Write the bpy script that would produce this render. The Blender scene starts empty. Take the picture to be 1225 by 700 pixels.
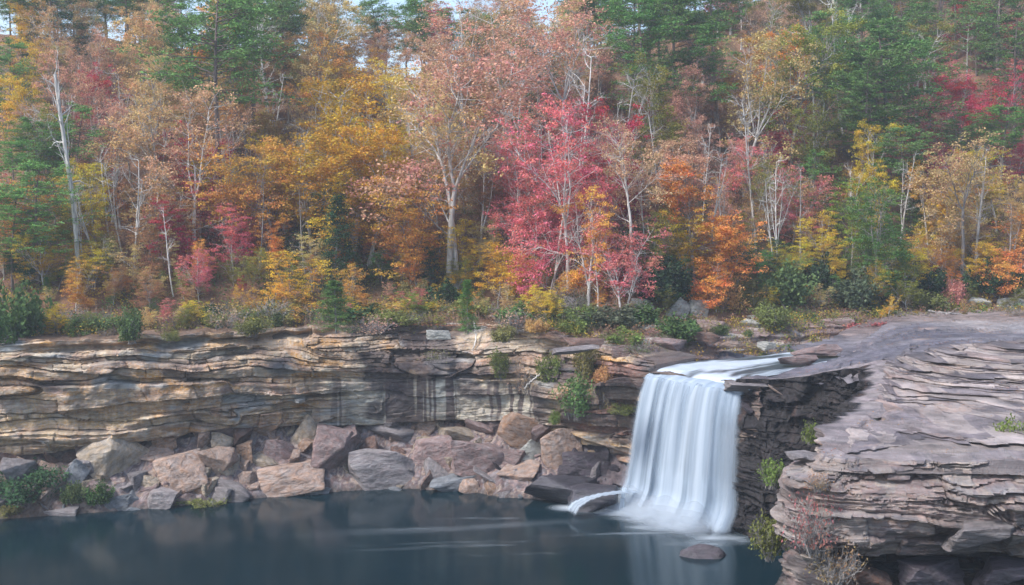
import bpy, bmesh, math, random
import numpy as np
from mathutils import Vector, Matrix

PI = math.pi
C = bpy.context.scene.collection
D = bpy.data
random.seed(11)
rng = np.random.default_rng(11)

# ---------------------------------------------------------------- camera geometry
W0, H0, F0 = 1225.0, 700.0, 1300.0
PITCH = math.atan(90.0 / F0)
CAMZ = 26.0


def ray(px, py):
    dx = (px - W0 / 2) / F0
    dz = -(py - H0 / 2) / F0
    y = math.cos(PITCH) + dz * math.sin(PITCH)
    z = -math.sin(PITCH) + dz * math.cos(PITCH)
    return dx / y, z / y            # per metre of Y


def at(px, py, Y):
    a, b = ray(px, py)
    return Vector((a * Y, Y, CAMZ + b * Y))


def to_px(p):
    x, y, z = p[0], p[1], p[2] - CAMZ
    f = y * math.cos(PITCH) - z * math.sin(PITCH)
    u = y * math.sin(PITCH) + z * math.cos(PITCH)
    return W0 / 2 + F0 * x / f, H0 / 2 - F0 * u / f


# ---------------------------------------------------------------- noise
def _h(ix, iy, iz, seed):
    h = (ix.astype(np.int64) * 374761393 + iy.astype(np.int64) * 668265263 + iz.astype(np.int64) * 2147483647 // 7 + seed * 974634777) & 0xFFFFFFFF
    h = (h ^ (h >> 13)) * 1274126177 & 0xFFFFFFFF
    h = (h ^ (h >> 16)) * 2246822519 & 0xFFFFFFFF
    h = h ^ (h >> 15)
    return (h & 0xFFFFFF) / float(0xFFFFFF)


def hsh(*a):
    a = [np.asarray(v) for v in a]
    a = np.broadcast_arrays(*a)
    z = np.zeros_like(a[0])
    while len(a) < 3:
        a = list(a) + [z]
    return _h(a[0], a[1], a[2], 5)


def vn(x, y=0.0, z=0.0, seed=0):
    x, y, z = np.broadcast_arrays(np.asarray(x, float), np.asarray(y, float), np.asarray(z, float))
    xi, yi, zi = np.floor(x), np.floor(y), np.floor(z)
    xf, yf, zf = x - xi, y - yi, z - zi
    xf = xf * xf * (3 - 2 * xf); yf = yf * yf * (3 - 2 * yf); zf = zf * zf * (3 - 2 * zf)
    out = 0
    for a in (0, 1):
        for b in (0, 1):
            for c in (0, 1):
                w = (xf if a else 1 - xf) * (yf if b else 1 - yf) * (zf if c else 1 - zf)
                out = out + w * _h(xi + a, yi + b, zi + c, seed)
    return out


def fbm(x, y=0.0, z=0.0, o=4, seed=0):
    r, a, t = 0, 1.0, 0
    for k in range(o):
        r = r + a * (vn(x, y, z, seed + k) - .5)
        t += a
        x, y, z, a = np.asarray(x) * 2.03, np.asarray(y) * 2.03, np.asarray(z) * 2.03, a * .5
    return r / t * 2


def sst(t):
    t = np.clip(t, 0, 1)
    return t * t * (3 - 2 * t)


# ---------------------------------------------------------------- mesh helpers
def mesh_np(name, V, Fs, col=None, uv=None, smooth=True):
    """V (n,3); Fs an (m,4) or (m,3) int array"""
    V = np.asarray(V, np.float32); Fs = np.asarray(Fs, np.int32)
    k = Fs.shape[1]
    me = D.meshes.new(name)
    me.vertices.add(len(V)); me.vertices.foreach_set('co', V.ravel())
    me.loops.add(Fs.size); me.loops.foreach_set('vertex_index', Fs.ravel())
    me.polygons.add(len(Fs))
    me.polygons.foreach_set('loop_start', np.arange(0, Fs.size, k, dtype=np.int32))
    try:
        me.polygons.foreach_set('loop_total', np.full(len(Fs), k, np.int32))
    except Exception:
        pass
    me.update(calc_edges=True)
    if smooth:
        me.polygons.foreach_set('use_smooth', np.ones(len(Fs), bool))
    if col is not None:
        a = me.color_attributes.new('Col', 'FLOAT_COLOR', 'POINT')
        c4 = np.ones((len(V), 4), np.float32); c4[:, :3] = col
        a.data.foreach_set('color', c4.ravel())
    if uv is not None:
        l = me.uv_layers.new(name='UVMap')
        l.data.foreach_set('uv', np.asarray(uv, np.float32)[Fs.ravel()].ravel())
    me.validate()
    return me


def grid_faces(nu, nv, flip=False):
    """vertices stored as [v*nu+u]"""
    i = np.arange(nu - 1)[None, :] + nu * np.arange(nv - 1)[:, None]
    f = np.stack([i, i + 1, i + nu + 1, i + nu], -1).reshape(-1, 4)
    return f[:, ::-1] if flip else f


def link(name, me, mat, parent=None, kind=None):
    o = D.objects.new(name, me)
    if mat is not None and len(me.materials) == 0:
        me.materials.append(mat)
    C.objects.link(o)
    if parent is not None:
        o.parent = parent
    if kind:
        o['kind'] = kind
    return o


def empty(name, loc=(0, 0, 0)):
    o = D.objects.new(name, None)
    o.location = loc
    o.empty_display_size = .3
    C.objects.link(o)
    return o


# ---------------------------------------------------------------- materials
def new_mat(name):
    m = D.materials.new(name)
    m.use_nodes = True
    nt = m.node_tree
    for n in list(nt.nodes):
        nt.nodes.remove(n)
    out = nt.nodes.new('ShaderNodeOutputMaterial')
    return m, nt, nt.nodes, nt.links, out


def N(nodes, t, **kw):
    n = nodes.new(t)
    for k, v in kw.items():
        if k.startswith('i_'):
            n.inputs[k[2:].replace('_', ' ')].default_value = v
        else:
            setattr(n, k, v)
    return n


def leaf_material(name, hue_var=.03, val_lo=.55, val_hi=1.35, transl=.35, rough=.7):
    m, nt, nd, lk, out = new_mat(name)
    oi = N(nd, 'ShaderNodeObjectInfo')
    geo = N(nd, 'ShaderNodeNewGeometry')
    tc = N(nd, 'ShaderNodeTexCoord')
    ns = N(nd, 'ShaderNodeTexNoise'); ns.inputs['Scale'].default_value = .45; ns.inputs['Detail'].default_value = 2
    lk.new(tc.outputs['Object'], ns.inputs['Vector'])
    hr = N(nd, 'ShaderNodeMapRange'); hr.inputs['To Min'].default_value = .5 - hue_var; hr.inputs['To Max'].default_value = .5 + hue_var
    hr.inputs['From Min'].default_value = .3; hr.inputs['From Max'].default_value = .7
    lk.new(ns.outputs['Fac'], hr.inputs['Value'])
    h2 = N(nd, 'ShaderNodeMapRange'); h2.inputs['To Min'].default_value = -hue_var * .7; h2.inputs['To Max'].default_value = hue_var * .7
    lk.new(geo.outputs['Random Per Island'], h2.inputs['Value'])
    ad = N(nd, 'ShaderNodeMath', operation='ADD'); lk.new(hr.outputs[0], ad.inputs[0]); lk.new(h2.outputs[0], ad.inputs[1])
    wn = N(nd, 'ShaderNodeTexWhiteNoise', noise_dimensions='1D'); lk.new(geo.outputs['Random Per Island'], wn.inputs['W'])
    n5 = N(nd, 'ShaderNodeTexNoise'); n5.inputs['Scale'].default_value = 1.1; n5.inputs['Detail'].default_value = 1
    lk.new(tc.outputs['Object'], n5.inputs['Vector'])
    av = N(nd, 'ShaderNodeMath', operation='MULTIPLY_ADD'); av.inputs[1].default_value = .55
    lk.new(wn.outputs['Value'], av.inputs[0])
    n6 = N(nd, 'ShaderNodeMapRange'); n6.inputs['From Min'].default_value = .32; n6.inputs['From Max'].default_value = .68; n6.inputs['To Max'].default_value = .45
    lk.new(n5.outputs['Fac'], n6.inputs['Value']); lk.new(n6.outputs[0], av.inputs[2])
    vr = N(nd, 'ShaderNodeMapRange'); vr.inputs['To Min'].default_value = val_lo; vr.inputs['To Max'].default_value = val_hi
    lk.new(av.outputs[0], vr.inputs['Value'])
    hs = N(nd, 'ShaderNodeHueSaturation')
    lk.new(ad.outputs[0], hs.inputs['Hue']); lk.new(vr.outputs[0], hs.inputs['Value'])
    lk.new(oi.outputs['Color'], hs.inputs['Color'])
    b = N(nd, 'ShaderNodeBsdfDiffuse')
    t = N(nd, 'ShaderNodeBsdfTranslucent')
    lk.new(hs.outputs[0], b.inputs['Color']); lk.new(hs.outputs[0], t.inputs['Color'])
    mx = N(nd, 'ShaderNodeMixShader'); mx.inputs[0].default_value = transl
    lk.new(b.outputs[0], mx.inputs[1]); lk.new(t.outputs[0], mx.inputs[2])
    lk.new(mx.outputs[0], out.inputs[0])
    return m


def bark_material(name):
    m, nt, nd, lk, out = new_mat(name)
    oi = N(nd, 'ShaderNodeObjectInfo')
    tc = N(nd, 'ShaderNodeTexCoord')
    mp = N(nd, 'ShaderNodeMapping'); mp.inputs['Scale'].default_value = (4, 4, .9)
    lk.new(tc.outputs['Object'], mp.inputs['Vector'])
    ns = N(nd, 'ShaderNodeTexNoise'); ns.inputs['Scale'].default_value = 1.4; ns.inputs['Detail'].default_value = 5
    lk.new(mp.outputs[0], ns.inputs['Vector'])
    vr = N(nd, 'ShaderNodeMapRange'); vr.inputs['From Min'].default_value = .3; vr.inputs['From Max'].default_value = .7
    vr.inputs['To Min'].default_value = .4; vr.inputs['To Max'].default_value = 1.35
    lk.new(ns.outputs['Fac'], vr.inputs['Value'])
    hs = N(nd, 'ShaderNodeHueSaturation')
    lk.new(vr.outputs[0], hs.inputs['Value']); lk.new(oi.outputs['Color'], hs.inputs['Color'])
    b = N(nd, 'ShaderNodeBsdfPrincipled'); b.inputs['Roughness'].default_value = .9
    lk.new(hs.outputs[0], b.inputs['Base Color'])
    lk.new(b.outputs[0], out.inputs[0])
    return m


def rock_material(name, rough=.85, scale=(1.2, 1.2, 7), bump=.35, source='attr', spec=.3, vary=.55, fine=3.1):
    m, nt, nd, lk, out = new_mat(name)
    tc = N(nd, 'ShaderNodeTexCoord')
    mp = N(nd, 'ShaderNodeMapping'); mp.inputs['Scale'].default_value = scale
    lk.new(tc.outputs['Object'], mp.inputs['Vector'])
    n1 = N(nd, 'ShaderNodeTexNoise'); n1.inputs['Scale'].default_value = 1.0; n1.inputs['Detail'].default_value = 8; n1.inputs['Roughness'].default_value = .65
    lk.new(mp.outputs[0], n1.inputs['Vector'])
    n2 = N(nd, 'ShaderNodeTexNoise'); n2.inputs['Scale'].default_value = fine; n2.inputs['Detail'].default_value = 6; n2.inputs['Roughness'].default_value = .7
    lk.new(tc.outputs['Object'], n2.inputs['Vector'])
    if source == 'attr':
        a = N(nd, 'ShaderNodeAttribute'); a.attribute_name = 'Col'; csrc = a.outputs['Color']
    else:
        a = N(nd, 'ShaderNodeObjectInfo'); csrc = a.outputs['Color']
    vr = N(nd, 'ShaderNodeMapRange'); vr.inputs['From Min'].default_value = .3; vr.inputs['From Max'].default_value = .7
    vr.inputs['To Min'].default_value = 1 - vary; vr.inputs['To Max'].default_value = 1 + vary
    lk.new(n1.outputs['Fac'], vr.inputs['Value'])
    hr = N(nd, 'ShaderNodeMapRange'); hr.inputs['From Min'].default_value = .3; hr.inputs['From Max'].default_value = .7
    hr.inputs['To Min'].default_value = .5; hr.inputs['To Max'].default_value = 1.5
    lk.new(n2.outputs['Fac'], hr.inputs['Value'])
    hs = N(nd, 'ShaderNodeHueSaturation')
    lk.new(vr.outputs[0], hs.inputs['Value']); lk.new(hr.outputs[0], hs.inputs['Saturation']); lk.new(csrc, hs.inputs['Color'])
    # lichen flecks
    n3 = N(nd, 'ShaderNodeTexNoise'); n3.inputs['Scale'].default_value = fine * .7; n3.inputs['Detail'].default_value = 9; n3.inputs['Roughness'].default_value = .75
    lk.new(tc.outputs['Object'], n3.inputs['Vector'])
    r3 = N(nd, 'ShaderNodeMapRange'); r3.inputs['From Min'].default_value = .58; r3.inputs['From Max'].default_value = .68
    r3.inputs['To Max'].default_value = .45
    lk.new(n3.outputs['Fac'], r3.inputs['Value'])
    mx = N(nd, 'ShaderNodeMixRGB'); mx.inputs['Color2'].default_value = (.36, .36, .34, 1)
    if rough < .6:
        mx.inputs['Color2'].default_value = (.10, .09, .10, 1)
    lk.new(r3.outputs[0], mx.inputs['Fac']); lk.new(hs.outputs[0], mx.inputs['Color1'])
    b = N(nd, 'ShaderNodeBsdfPrincipled'); b.inputs['Roughness'].default_value = rough
    b.inputs['Specular IOR Level'].default_value = spec
    lk.new(mx.outputs[0], b.inputs['Base Color'])
    am = N(nd, 'ShaderNodeMath', operation='ADD'); lk.new(n1.outputs['Fac'], am.inputs[0]); lk.new(n2.outputs['Fac'], am.inputs[1])
    bp = N(nd, 'ShaderNodeBump'); bp.inputs['Strength'].default_value = min(bump, 1); bp.inputs['Distance'].default_value = .25 if bump < 1 else .5
    lk.new(am.outputs[0], bp.inputs['Height']); lk.new(bp.outputs[0], b.inputs['Normal'])
    lk.new(b.outputs[0], out.inputs[0])
    return m


M_LEAF = leaf_material('leaf_autumn', .026)
M_GREEN = leaf_material('leaf_green', .012, .5, 1.5, .3)
M_NEEDLE = leaf_material('needles', .010, .5, 1.5, .25)
M_BARK = bark_material('bark')
M_CLIFF = rock_material('cliff_rock', .9, (.6, .6, 4), .8, vary=.45, fine=5)
M_SLAB = rock_material('slab_rock', .62, (.5, .5, 6), .9, spec=.35, vary=.5, fine=7)
M_WET = rock_material('wet_rock', .5, (1.2, 1.2, 1.6), .9, spec=.25)
M_BOULDER = rock_material('boulder_rock', .85, (4, 4, 7), 1.0, source='obj', vary=.5, fine=9)
M_BOULDERWET = rock_material('wet_boulder_rock', .35, (4, 4, 9), .8, source='obj', spec=.5, fine=8)
M_TALUS = rock_material('rubble_ground', .95, (2, 2, 2), .8)

# ---------------------------------------------------------------- ground plan
SHX = [-90, -62, -43, -33, -22, -13, -5, -1, 6, 9, 12]
SHY = [84, 88, 92.5, 95.5, 99.8, 102.8, 102.6, 99.6, 98.0, 97.2, 96]
CLX = [-90, -62, -43, -33, -22, -13, -5, 0, 6, 10, 12.3]
CLY = [95, 98.5, 101.5, 104.2, 107.8, 109.8, 109.2, 107.5, 104.2, 101.6, 99.3]


def shoreY(x): return np.interp(x, SHX, SHY)
def cliffY(x): return np.interp(x, CLX, CLY)


RIX = CLX + [18, 26, 35, 50, 100, 400]
RIY = CLY + [103, 106.5, 110, 113, 115, 118]


def rimY(x): return np.interp(x, RIX, RIY)
def rimZ(x): return np.interp(x, [-90, -40, -20, 0, 6, 10, 12.5, 14, 60], [14.4, 14.6, 15.0, 15.0, 14.6, 13.9, 12.9, 11.6, 11.9])


def setback(x): return np.interp(x, [-90, -62, -30, -15, -5, 8, 12.5, 13.5], [.2, .2, .5, 2.0, 2.6, 2.4, .6, 0])


def hillZ(x, y):
    x = np.asarray(x, float); y = np.asarray(y, float)
    t = y - rimY(x)
    bank = np.interp(x, [0, 12, 14, 30, 60], [0, .8, 2.4, 2.8, 3.0])
    z = rimZ(x) + bank * sst(t / 5.5) + .07 * np.clip(t, 0, 200)
    s = np.interp(x, [-90, -30, 0, 30, 90], [.50, .47, .47, .52, .56])
    u = np.clip(t - 9, 0, 500)
    top = np.interp(x, [-90, -40, -20, 0, 25, 60, 120], [72, 68, 58, 60, 74, 92, 100])
    u = np.where(u < top, u, top + np.clip(u - top, 0, 110) * .08)
    z = z + s * u
    k = sst((t - 4) / 16)
    z = z + k * (1.9 * fbm(x / 17, y / 17, 0, 3, 3) + .5 * fbm(x / 3.5, y / 3.5, 0, 3, 9))
    z = z + .22 * fbm(x / 1.7, y / 1.7, 0, 2, 21)
    return z


def talusZ(x, y):
    x = np.asarray(x, float); y = np.asarray(y, float)
    a = (y - shoreY(x)) / (cliffY(x) - shoreY(x))
    top = np.interp(x, [-62, -40, -25, -13, 0, 5, 12], [6.0, 6.0, 6.2, 6.1, 5.8, 4.4, 2.7])
    z = -.25 + top * np.where(a > 0, np.clip(a, 0, 1.3) ** .85, a * 1.6)
    return z + .45 * fbm(x / 2.1, y / 2.1, 0, 4, 31) * sst(a * 4 + .3)


BAY = np.array([(19.3, 89.3), (21.5, 88.6), (25, 86.5), (27.2, 83), (25.2, 77), (22.4, 70.0), (18.3, 63.6), (16.0, 59.6), (16.3, 57.9), (18.5, 57.1), (24, 56.6), (31, 55.6), (48, 53)])


def slabZ(x, y):
    """smooth surface of the big rock slab right of the fall"""
    x = np.asarray(x, float); y = np.asarray(y, float)
    near = 12.9 + .03 * (x - 15) - .10 * np.clip(59 - y, 0, 9) + 2.6 * sst((y - 63.5) / 19) * sst((x - 21.5) / 14)
    near = near + .06 * np.clip(y - 59, 0, 5)
    near = near - np.clip((25 - x) / 10, 0, 1) * sst((y - 66) / 12) * .5
    far = 12.3 + 2.9 * sst((x - 20.5 - (y - 88) * .25) / 15) + .25
    k = sst((y - 82) / 9)
    z = near * (1 - k) + far * k
    # the river's channel behind it
    ch = np.interp(x, [10, 19, 26, 32, 40, 60], [95, 97.5, 100, 103, 107, 110])
    z = z - 2.0 * sst(1.9 * (1 - np.abs(y - ch) / 6.5)) * sst((40 - x) / 10) - 1.2 * sst((20.5 - x) / 1.5) * sst((y - 91) / 2)
    return z


def ground_hit(px, py, fn, y0, y1, step=.4):
    a, b = ray(px, py)
    Y = np.arange(y0, y1, step)
    d = CAMZ + b * Y - fn(a * Y, Y)
    i = np.where(d < 0)[0]
    if len(i) == 0:
        return None
    Yh = Y[i[0]]
    return Vector((a * Yh, Yh, float(fn(a * Yh, Yh))))


# ---------------------------------------------------------------- strata
class Strata:
    def __init__(self, seed, tmin, tmax, lmin=1.5, lmax=5):
        r = np.random.default_rng(seed)
        self.t = tmin + (tmax - tmin) * r.random(600) ** 1.8
        self.b = np.cumsum(self.t) - 40 * 1.0
        self.L = np.maximum(.5, self.t * r.uniform(lmin, lmax, 600))
        self.seed = seed
        self.o = r.random(600) * 10

    def __call__(self, s, zz, amp, crev=.3):
        i = np.clip(np.searchsorted(self.b, zz), 1, 598)
        t = self.t[i]
        f = (zz - self.b[i - 1]) / t
        L = self.L[i]
        c = s / L + self.o[i] + .35 * f * (hsh(i, 77) - .5) + 1.6 * (vn(s / (1.3 * L), i * 7.7, 0, self.seed) - .5)
        j = np.floor(c); g = c - j
        lr = hsh(i, self.seed * 31)
        br = hsh(i, j, self.seed * 17)
        sm = vn(s / 4.5, i * 3.3, 0, self.seed + 2)
        off = amp * (.8 * (lr - .5) + .62 * (br - .5) + 1.0 * (sm - .5) + .5 * (vn(s / 1.3, i * 5.1, 0, self.seed + 6) - .5))
        e = np.clip(np.minimum(f, 1 - f) * t / .075, 0, 1)
        off = off - crev * amp * (1 - e) ** 1.5
        eg = np.clip(np.minimum(g, 1 - g) * L / .10, 0, 1)
        off = off - .3 * crev * amp * (1 - eg) ** 1.5
        return off, i, j, lr, br, f


def pal(cols, r):
    """smooth-ish random pick out of a palette by r in 0..1"""
    cols = np.array(cols)
    k = np.clip((r * len(cols)).astype(int), 0, len(cols) - 1)
    return cols[k]


def mix(a, b, f):
    f = np.asarray(f)[..., None]
    return np.asarray(a) * (1 - f) + np.asarray(b) * f


def smooth_path(P, n):
    P = np.array(P, float)
    d = np.r_[0, np.cumsum(np.linalg.norm(np.diff(P, axis=0), axis=1))]
    s = np.linspace(0, d[-1], n)
    Q = np.stack([np.interp(s, d, P[:, k]) for k in (0, 1)], 1)
    w = max(3, int(1.2 / (d[-1] / n)))
    ker = np.hanning(2 * w + 3)[1:-1]; ker /= ker.sum()
    pad = len(ker) // 2
    Q2 = np.stack([np.convolve(np.pad(Q[:, k], pad, mode='reflect', reflect_type='odd'), ker, 'valid') for k in (0, 1)], 1)
    T = np.gradient(Q2, axis=0); T /= np.linalg.norm(T, axis=1)[:, None]
    Nn = np.stack([T[:, 1], -T[:, 0]], 1)      # to the right of travel
    return s, Q2, Nn


# ---------------------------------------------------------------- left cliff (one sheet of strata)
def build_cliff():
    pts = list(zip(CLX[1:], CLY[1:])) + [(13.6, 97.4), (16.5, 93.8), (19.6, 89.6), (20.4, 88.4)]
    s, P, Nn = smooth_path(pts, 1150)
    zr = np.arange(-1, 15.8, .07)
    nin = 14
    nv = len(zr) + nin
    S = s[None, :].repeat(nv, 0)
    x0 = P[:, 0][None, :].repeat(nv, 0)
    top = np.where(P[:, 0] < 13, rimZ(P[:, 0]) + .15, 12.0) + .25 * fbm(s / 2.3, 0, 0, 3, 77)
    Z = np.zeros_like(S)
    for k, z in enumerate(zr):
        Z[k] = -1 + (top + 1) * (k / (len(zr) - 1))
    IN = np.zeros_like(S)
    for k in range(nin):
        Z[len(zr) + k] = top + .02 * k
        IN[len(zr) + k] = (k + 1) * .35
    dip = .05 * x0 * np.clip(-x0 / 30, 0, 1) + .25 * np.sin(x0 / 7.0) * np.clip(-x0 / 15, 0, 1)
    warp = dip * -1 + .45 * fbm(S / 12, Z / 7, 0, 3, 41) + .06 * fbm(S / 1.6, Z / 1.2, 0, 2, 43)
    cross = sst((vn(S / 8.0, Z / 1.7, 0, 47) - .47) / .05)
    ZZ = Z + warp
    ZZ = ZZ + cross * (.12 * (S - 30) + .8 * fbm(S / 5, Z / 3, 0, 2, 48)) * np.interp(x0, [-8, 2], [.8, .35])
    ZZu = Z + warp
    st = Strata(4, .35, 2.3, 2.2, 7)
    st2 = Strata(9, .10, .55, 2, 9)
    # outward profile: undercut below the overhang, bulging main band, stepped back above
    under = np.interp(x0[0], [-62, -45, -30, -15, 0, 5, 12, 20], [6.0, 6.2, 6.2, 5.4, 5.2, 5.4, 3.0, 1.0])
    face = np.interp(x0[0], [-62, -40, -25, -12, 6, 12.5, 13, 20], [3.6, 3.4, 3.0, 2.4, 1.2, .4, .1, .1])
    setb = np.interp(x0[0], [-62, -30, -15, -5, 8, 12.5, 20], [.5, 1.0, 2.6, 3.2, 3.0, .8, .1])
    mid = np.interp(x0[0], [-62, -20, -13, 0, 8, 20], [12, 12, 10.8, 10.4, 10.2, 11])
    u = ZZu - under[None, :]
    prof = face[None, :] * sst(u / .55) + face[None, :] * .25 * sst(u / 3) - .6 * sst(-u / 4 + .2)
    prof = prof - setb[None, :] * sst((ZZu - mid[None, :]) / 4.2)
    # a dark recess right under the rim on the left
    rec = np.interp(x0[0], [-62, -46, -42, -22, -16, 30], [0, .3, 1.3, 1.2, .2, 0])
    prof = prof - rec[None, :] * sst(1 - np.abs(Z - (top[None, :] - .75)) / .5)
    # the smooth streaked band in the middle
    smoothband = np.interp(x0[0], [-20, -16, 3, 5], [0, 1, 1, 0])[None, :] * sst(u / .6) * sst((mid[None, :] - ZZu) / .8)
    amp = 1.0 * (1 - .72 * smoothband)
    amp = amp * np.interp(x0, [11.5, 13.5], [1, .7])
    o1, i1, j1, lr, br, f1 = st(S, ZZ, amp * 1.7, .34)
    patch = sst((vn(S / 4, Z / 1.8, 0, 49) - .3) / .4)
    o2, i2, j2, lr2, br2, f2 = st2(S, ZZ, .34 * (1 - .75 * smoothband) * (.1 + .75 * patch), .3)
    off = prof + o1 + o2 + .7 * fbm(S / 6, Z / 3, 0, 3, 51) + .22 * fbm(S / .9, Z / .6, 0, 4, 53)
    off = np.where(IN > 0, off[len(zr) - 1][None, :] - IN, off)
    fade = sst((19.9 - x0) / 1.2)
    X = P[:, 0][None, :] + Nn[:, 0][None, :] * off * 1.0
    Y = P[:, 1][None, :] + Nn[:, 1][None, :] * off * 1.0
    Zp = Z + .03 * fbm(S * 3, Z * 3, 0, 2, 3)
    # colours of the beds (bedding, iron stains, mineral streaks)
    tan = [(.48, .36, .24), (.44, .38, .30), (.34, .27, .23), (.52, .41, .29), (.24, .19, .18), (.38, .37, .33), (.33, .21, .16), (.47, .32, .20)]
    r = (lr + .25 * fbm(S / 3, Z / 2, 0, 3, 61)) % 1
    c = pal(tan, np.abs(r) % 1)
    c = mix(c, pal(tan, br), vn(S / 2, ZZ / 1.2, 0, 63) * .7)
    c = mix(c, pal(tan, vn(S / 2.6, ZZ / .7, 0, 65) * 1.3 % 1), np.full(c.shape[:2], .3))
    c = c * np.array((1.24, 1.14, 1.0))
    c2 = pal(tan, hsh(i2, j2, 3))
    c = mix(c, c2, np.full(c.shape[:2], .28))
    orange = sst((fbm(S / 3.2, ZZ / .9, 0, 4, 71) - .28) / .3) * .75
    c = mix(c, (.46, .25, .09), orange)
    ochre = np.interp(x0, [-45, -36, -33], [1, 1, 0]) * sst(1 - np.abs(ZZ - 8.6) / .9) * .7
    c = mix(c, (.52, .36, .15), ochre * vn(S / .8, ZZ / .5, 0, 5))
    blue = sst((fbm(S / 4, ZZ / 1.2, 0, 4, 73) - .25) / .25) * .7
    c = mix(c, (.30, .34, .36), blue)
    c = mix(c, (.42, .42, .36), smoothband * .55)
    # dark water streaks running down
    stk = vn(S / .55, ZZ / 9, 0, 81) * .6 + vn(S / .23, ZZ / 5, 0, 82) * .4
    wide = vn(S / 3.5, ZZ / 12, 0, 83)
    streak = sst((stk - .52 + (wide - .5) * .7) / .12) * (smoothband * .9 + .22)
    c = mix(c, (.085, .06, .06), np.clip(streak, 0, 1) * .85)
    # dark algae grown zones: upper centre and next to the fall
    dk = sst((fbm(S / 5, Z / 2.2, 0, 4, 91) + np.interp(x0, [-24, -16, -2, 2, 7, 10, 21], [-.12, .35, .15, -.1, .1, .6, .9]) * np.interp(x0, [3, 9], [1, 1]) - .15 - .5 * np.where(x0 < 5, sst((mid[None, :] - .3 - ZZ) / 1.5), 0)) / .3)
    c = mix(c, (.07, .055, .06), dk * .8)
    red = np.interp(x0, [5, 7, 12, 13], [0, 1, 1, 0]) * (hsh(i1, j1, 12) > .6)
    c = mix(c, (.25, .13, .10), red * .7)
    c = mix(c, (.14, .085, .055), (IN > .3) * (x0 < 9) * .9)
    # flush of colour variation by small patches
    c = c * (1 + .35 * fbm(S * 1.4, ZZ * 4, 0, 3, 97))[..., None]
    V = np.stack([X, Y, Zp], -1).reshape(-1, 3)
    me = mesh_np('cliff', V, grid_faces(len(s), nv), np.clip(c.reshape(-1, 3), .01, .8), smooth=True)
    me.set_sharp_from_angle(angle=math.radians(38))
    return link('cliff_terrain', me, M_CLIFF, kind='structure')


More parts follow.
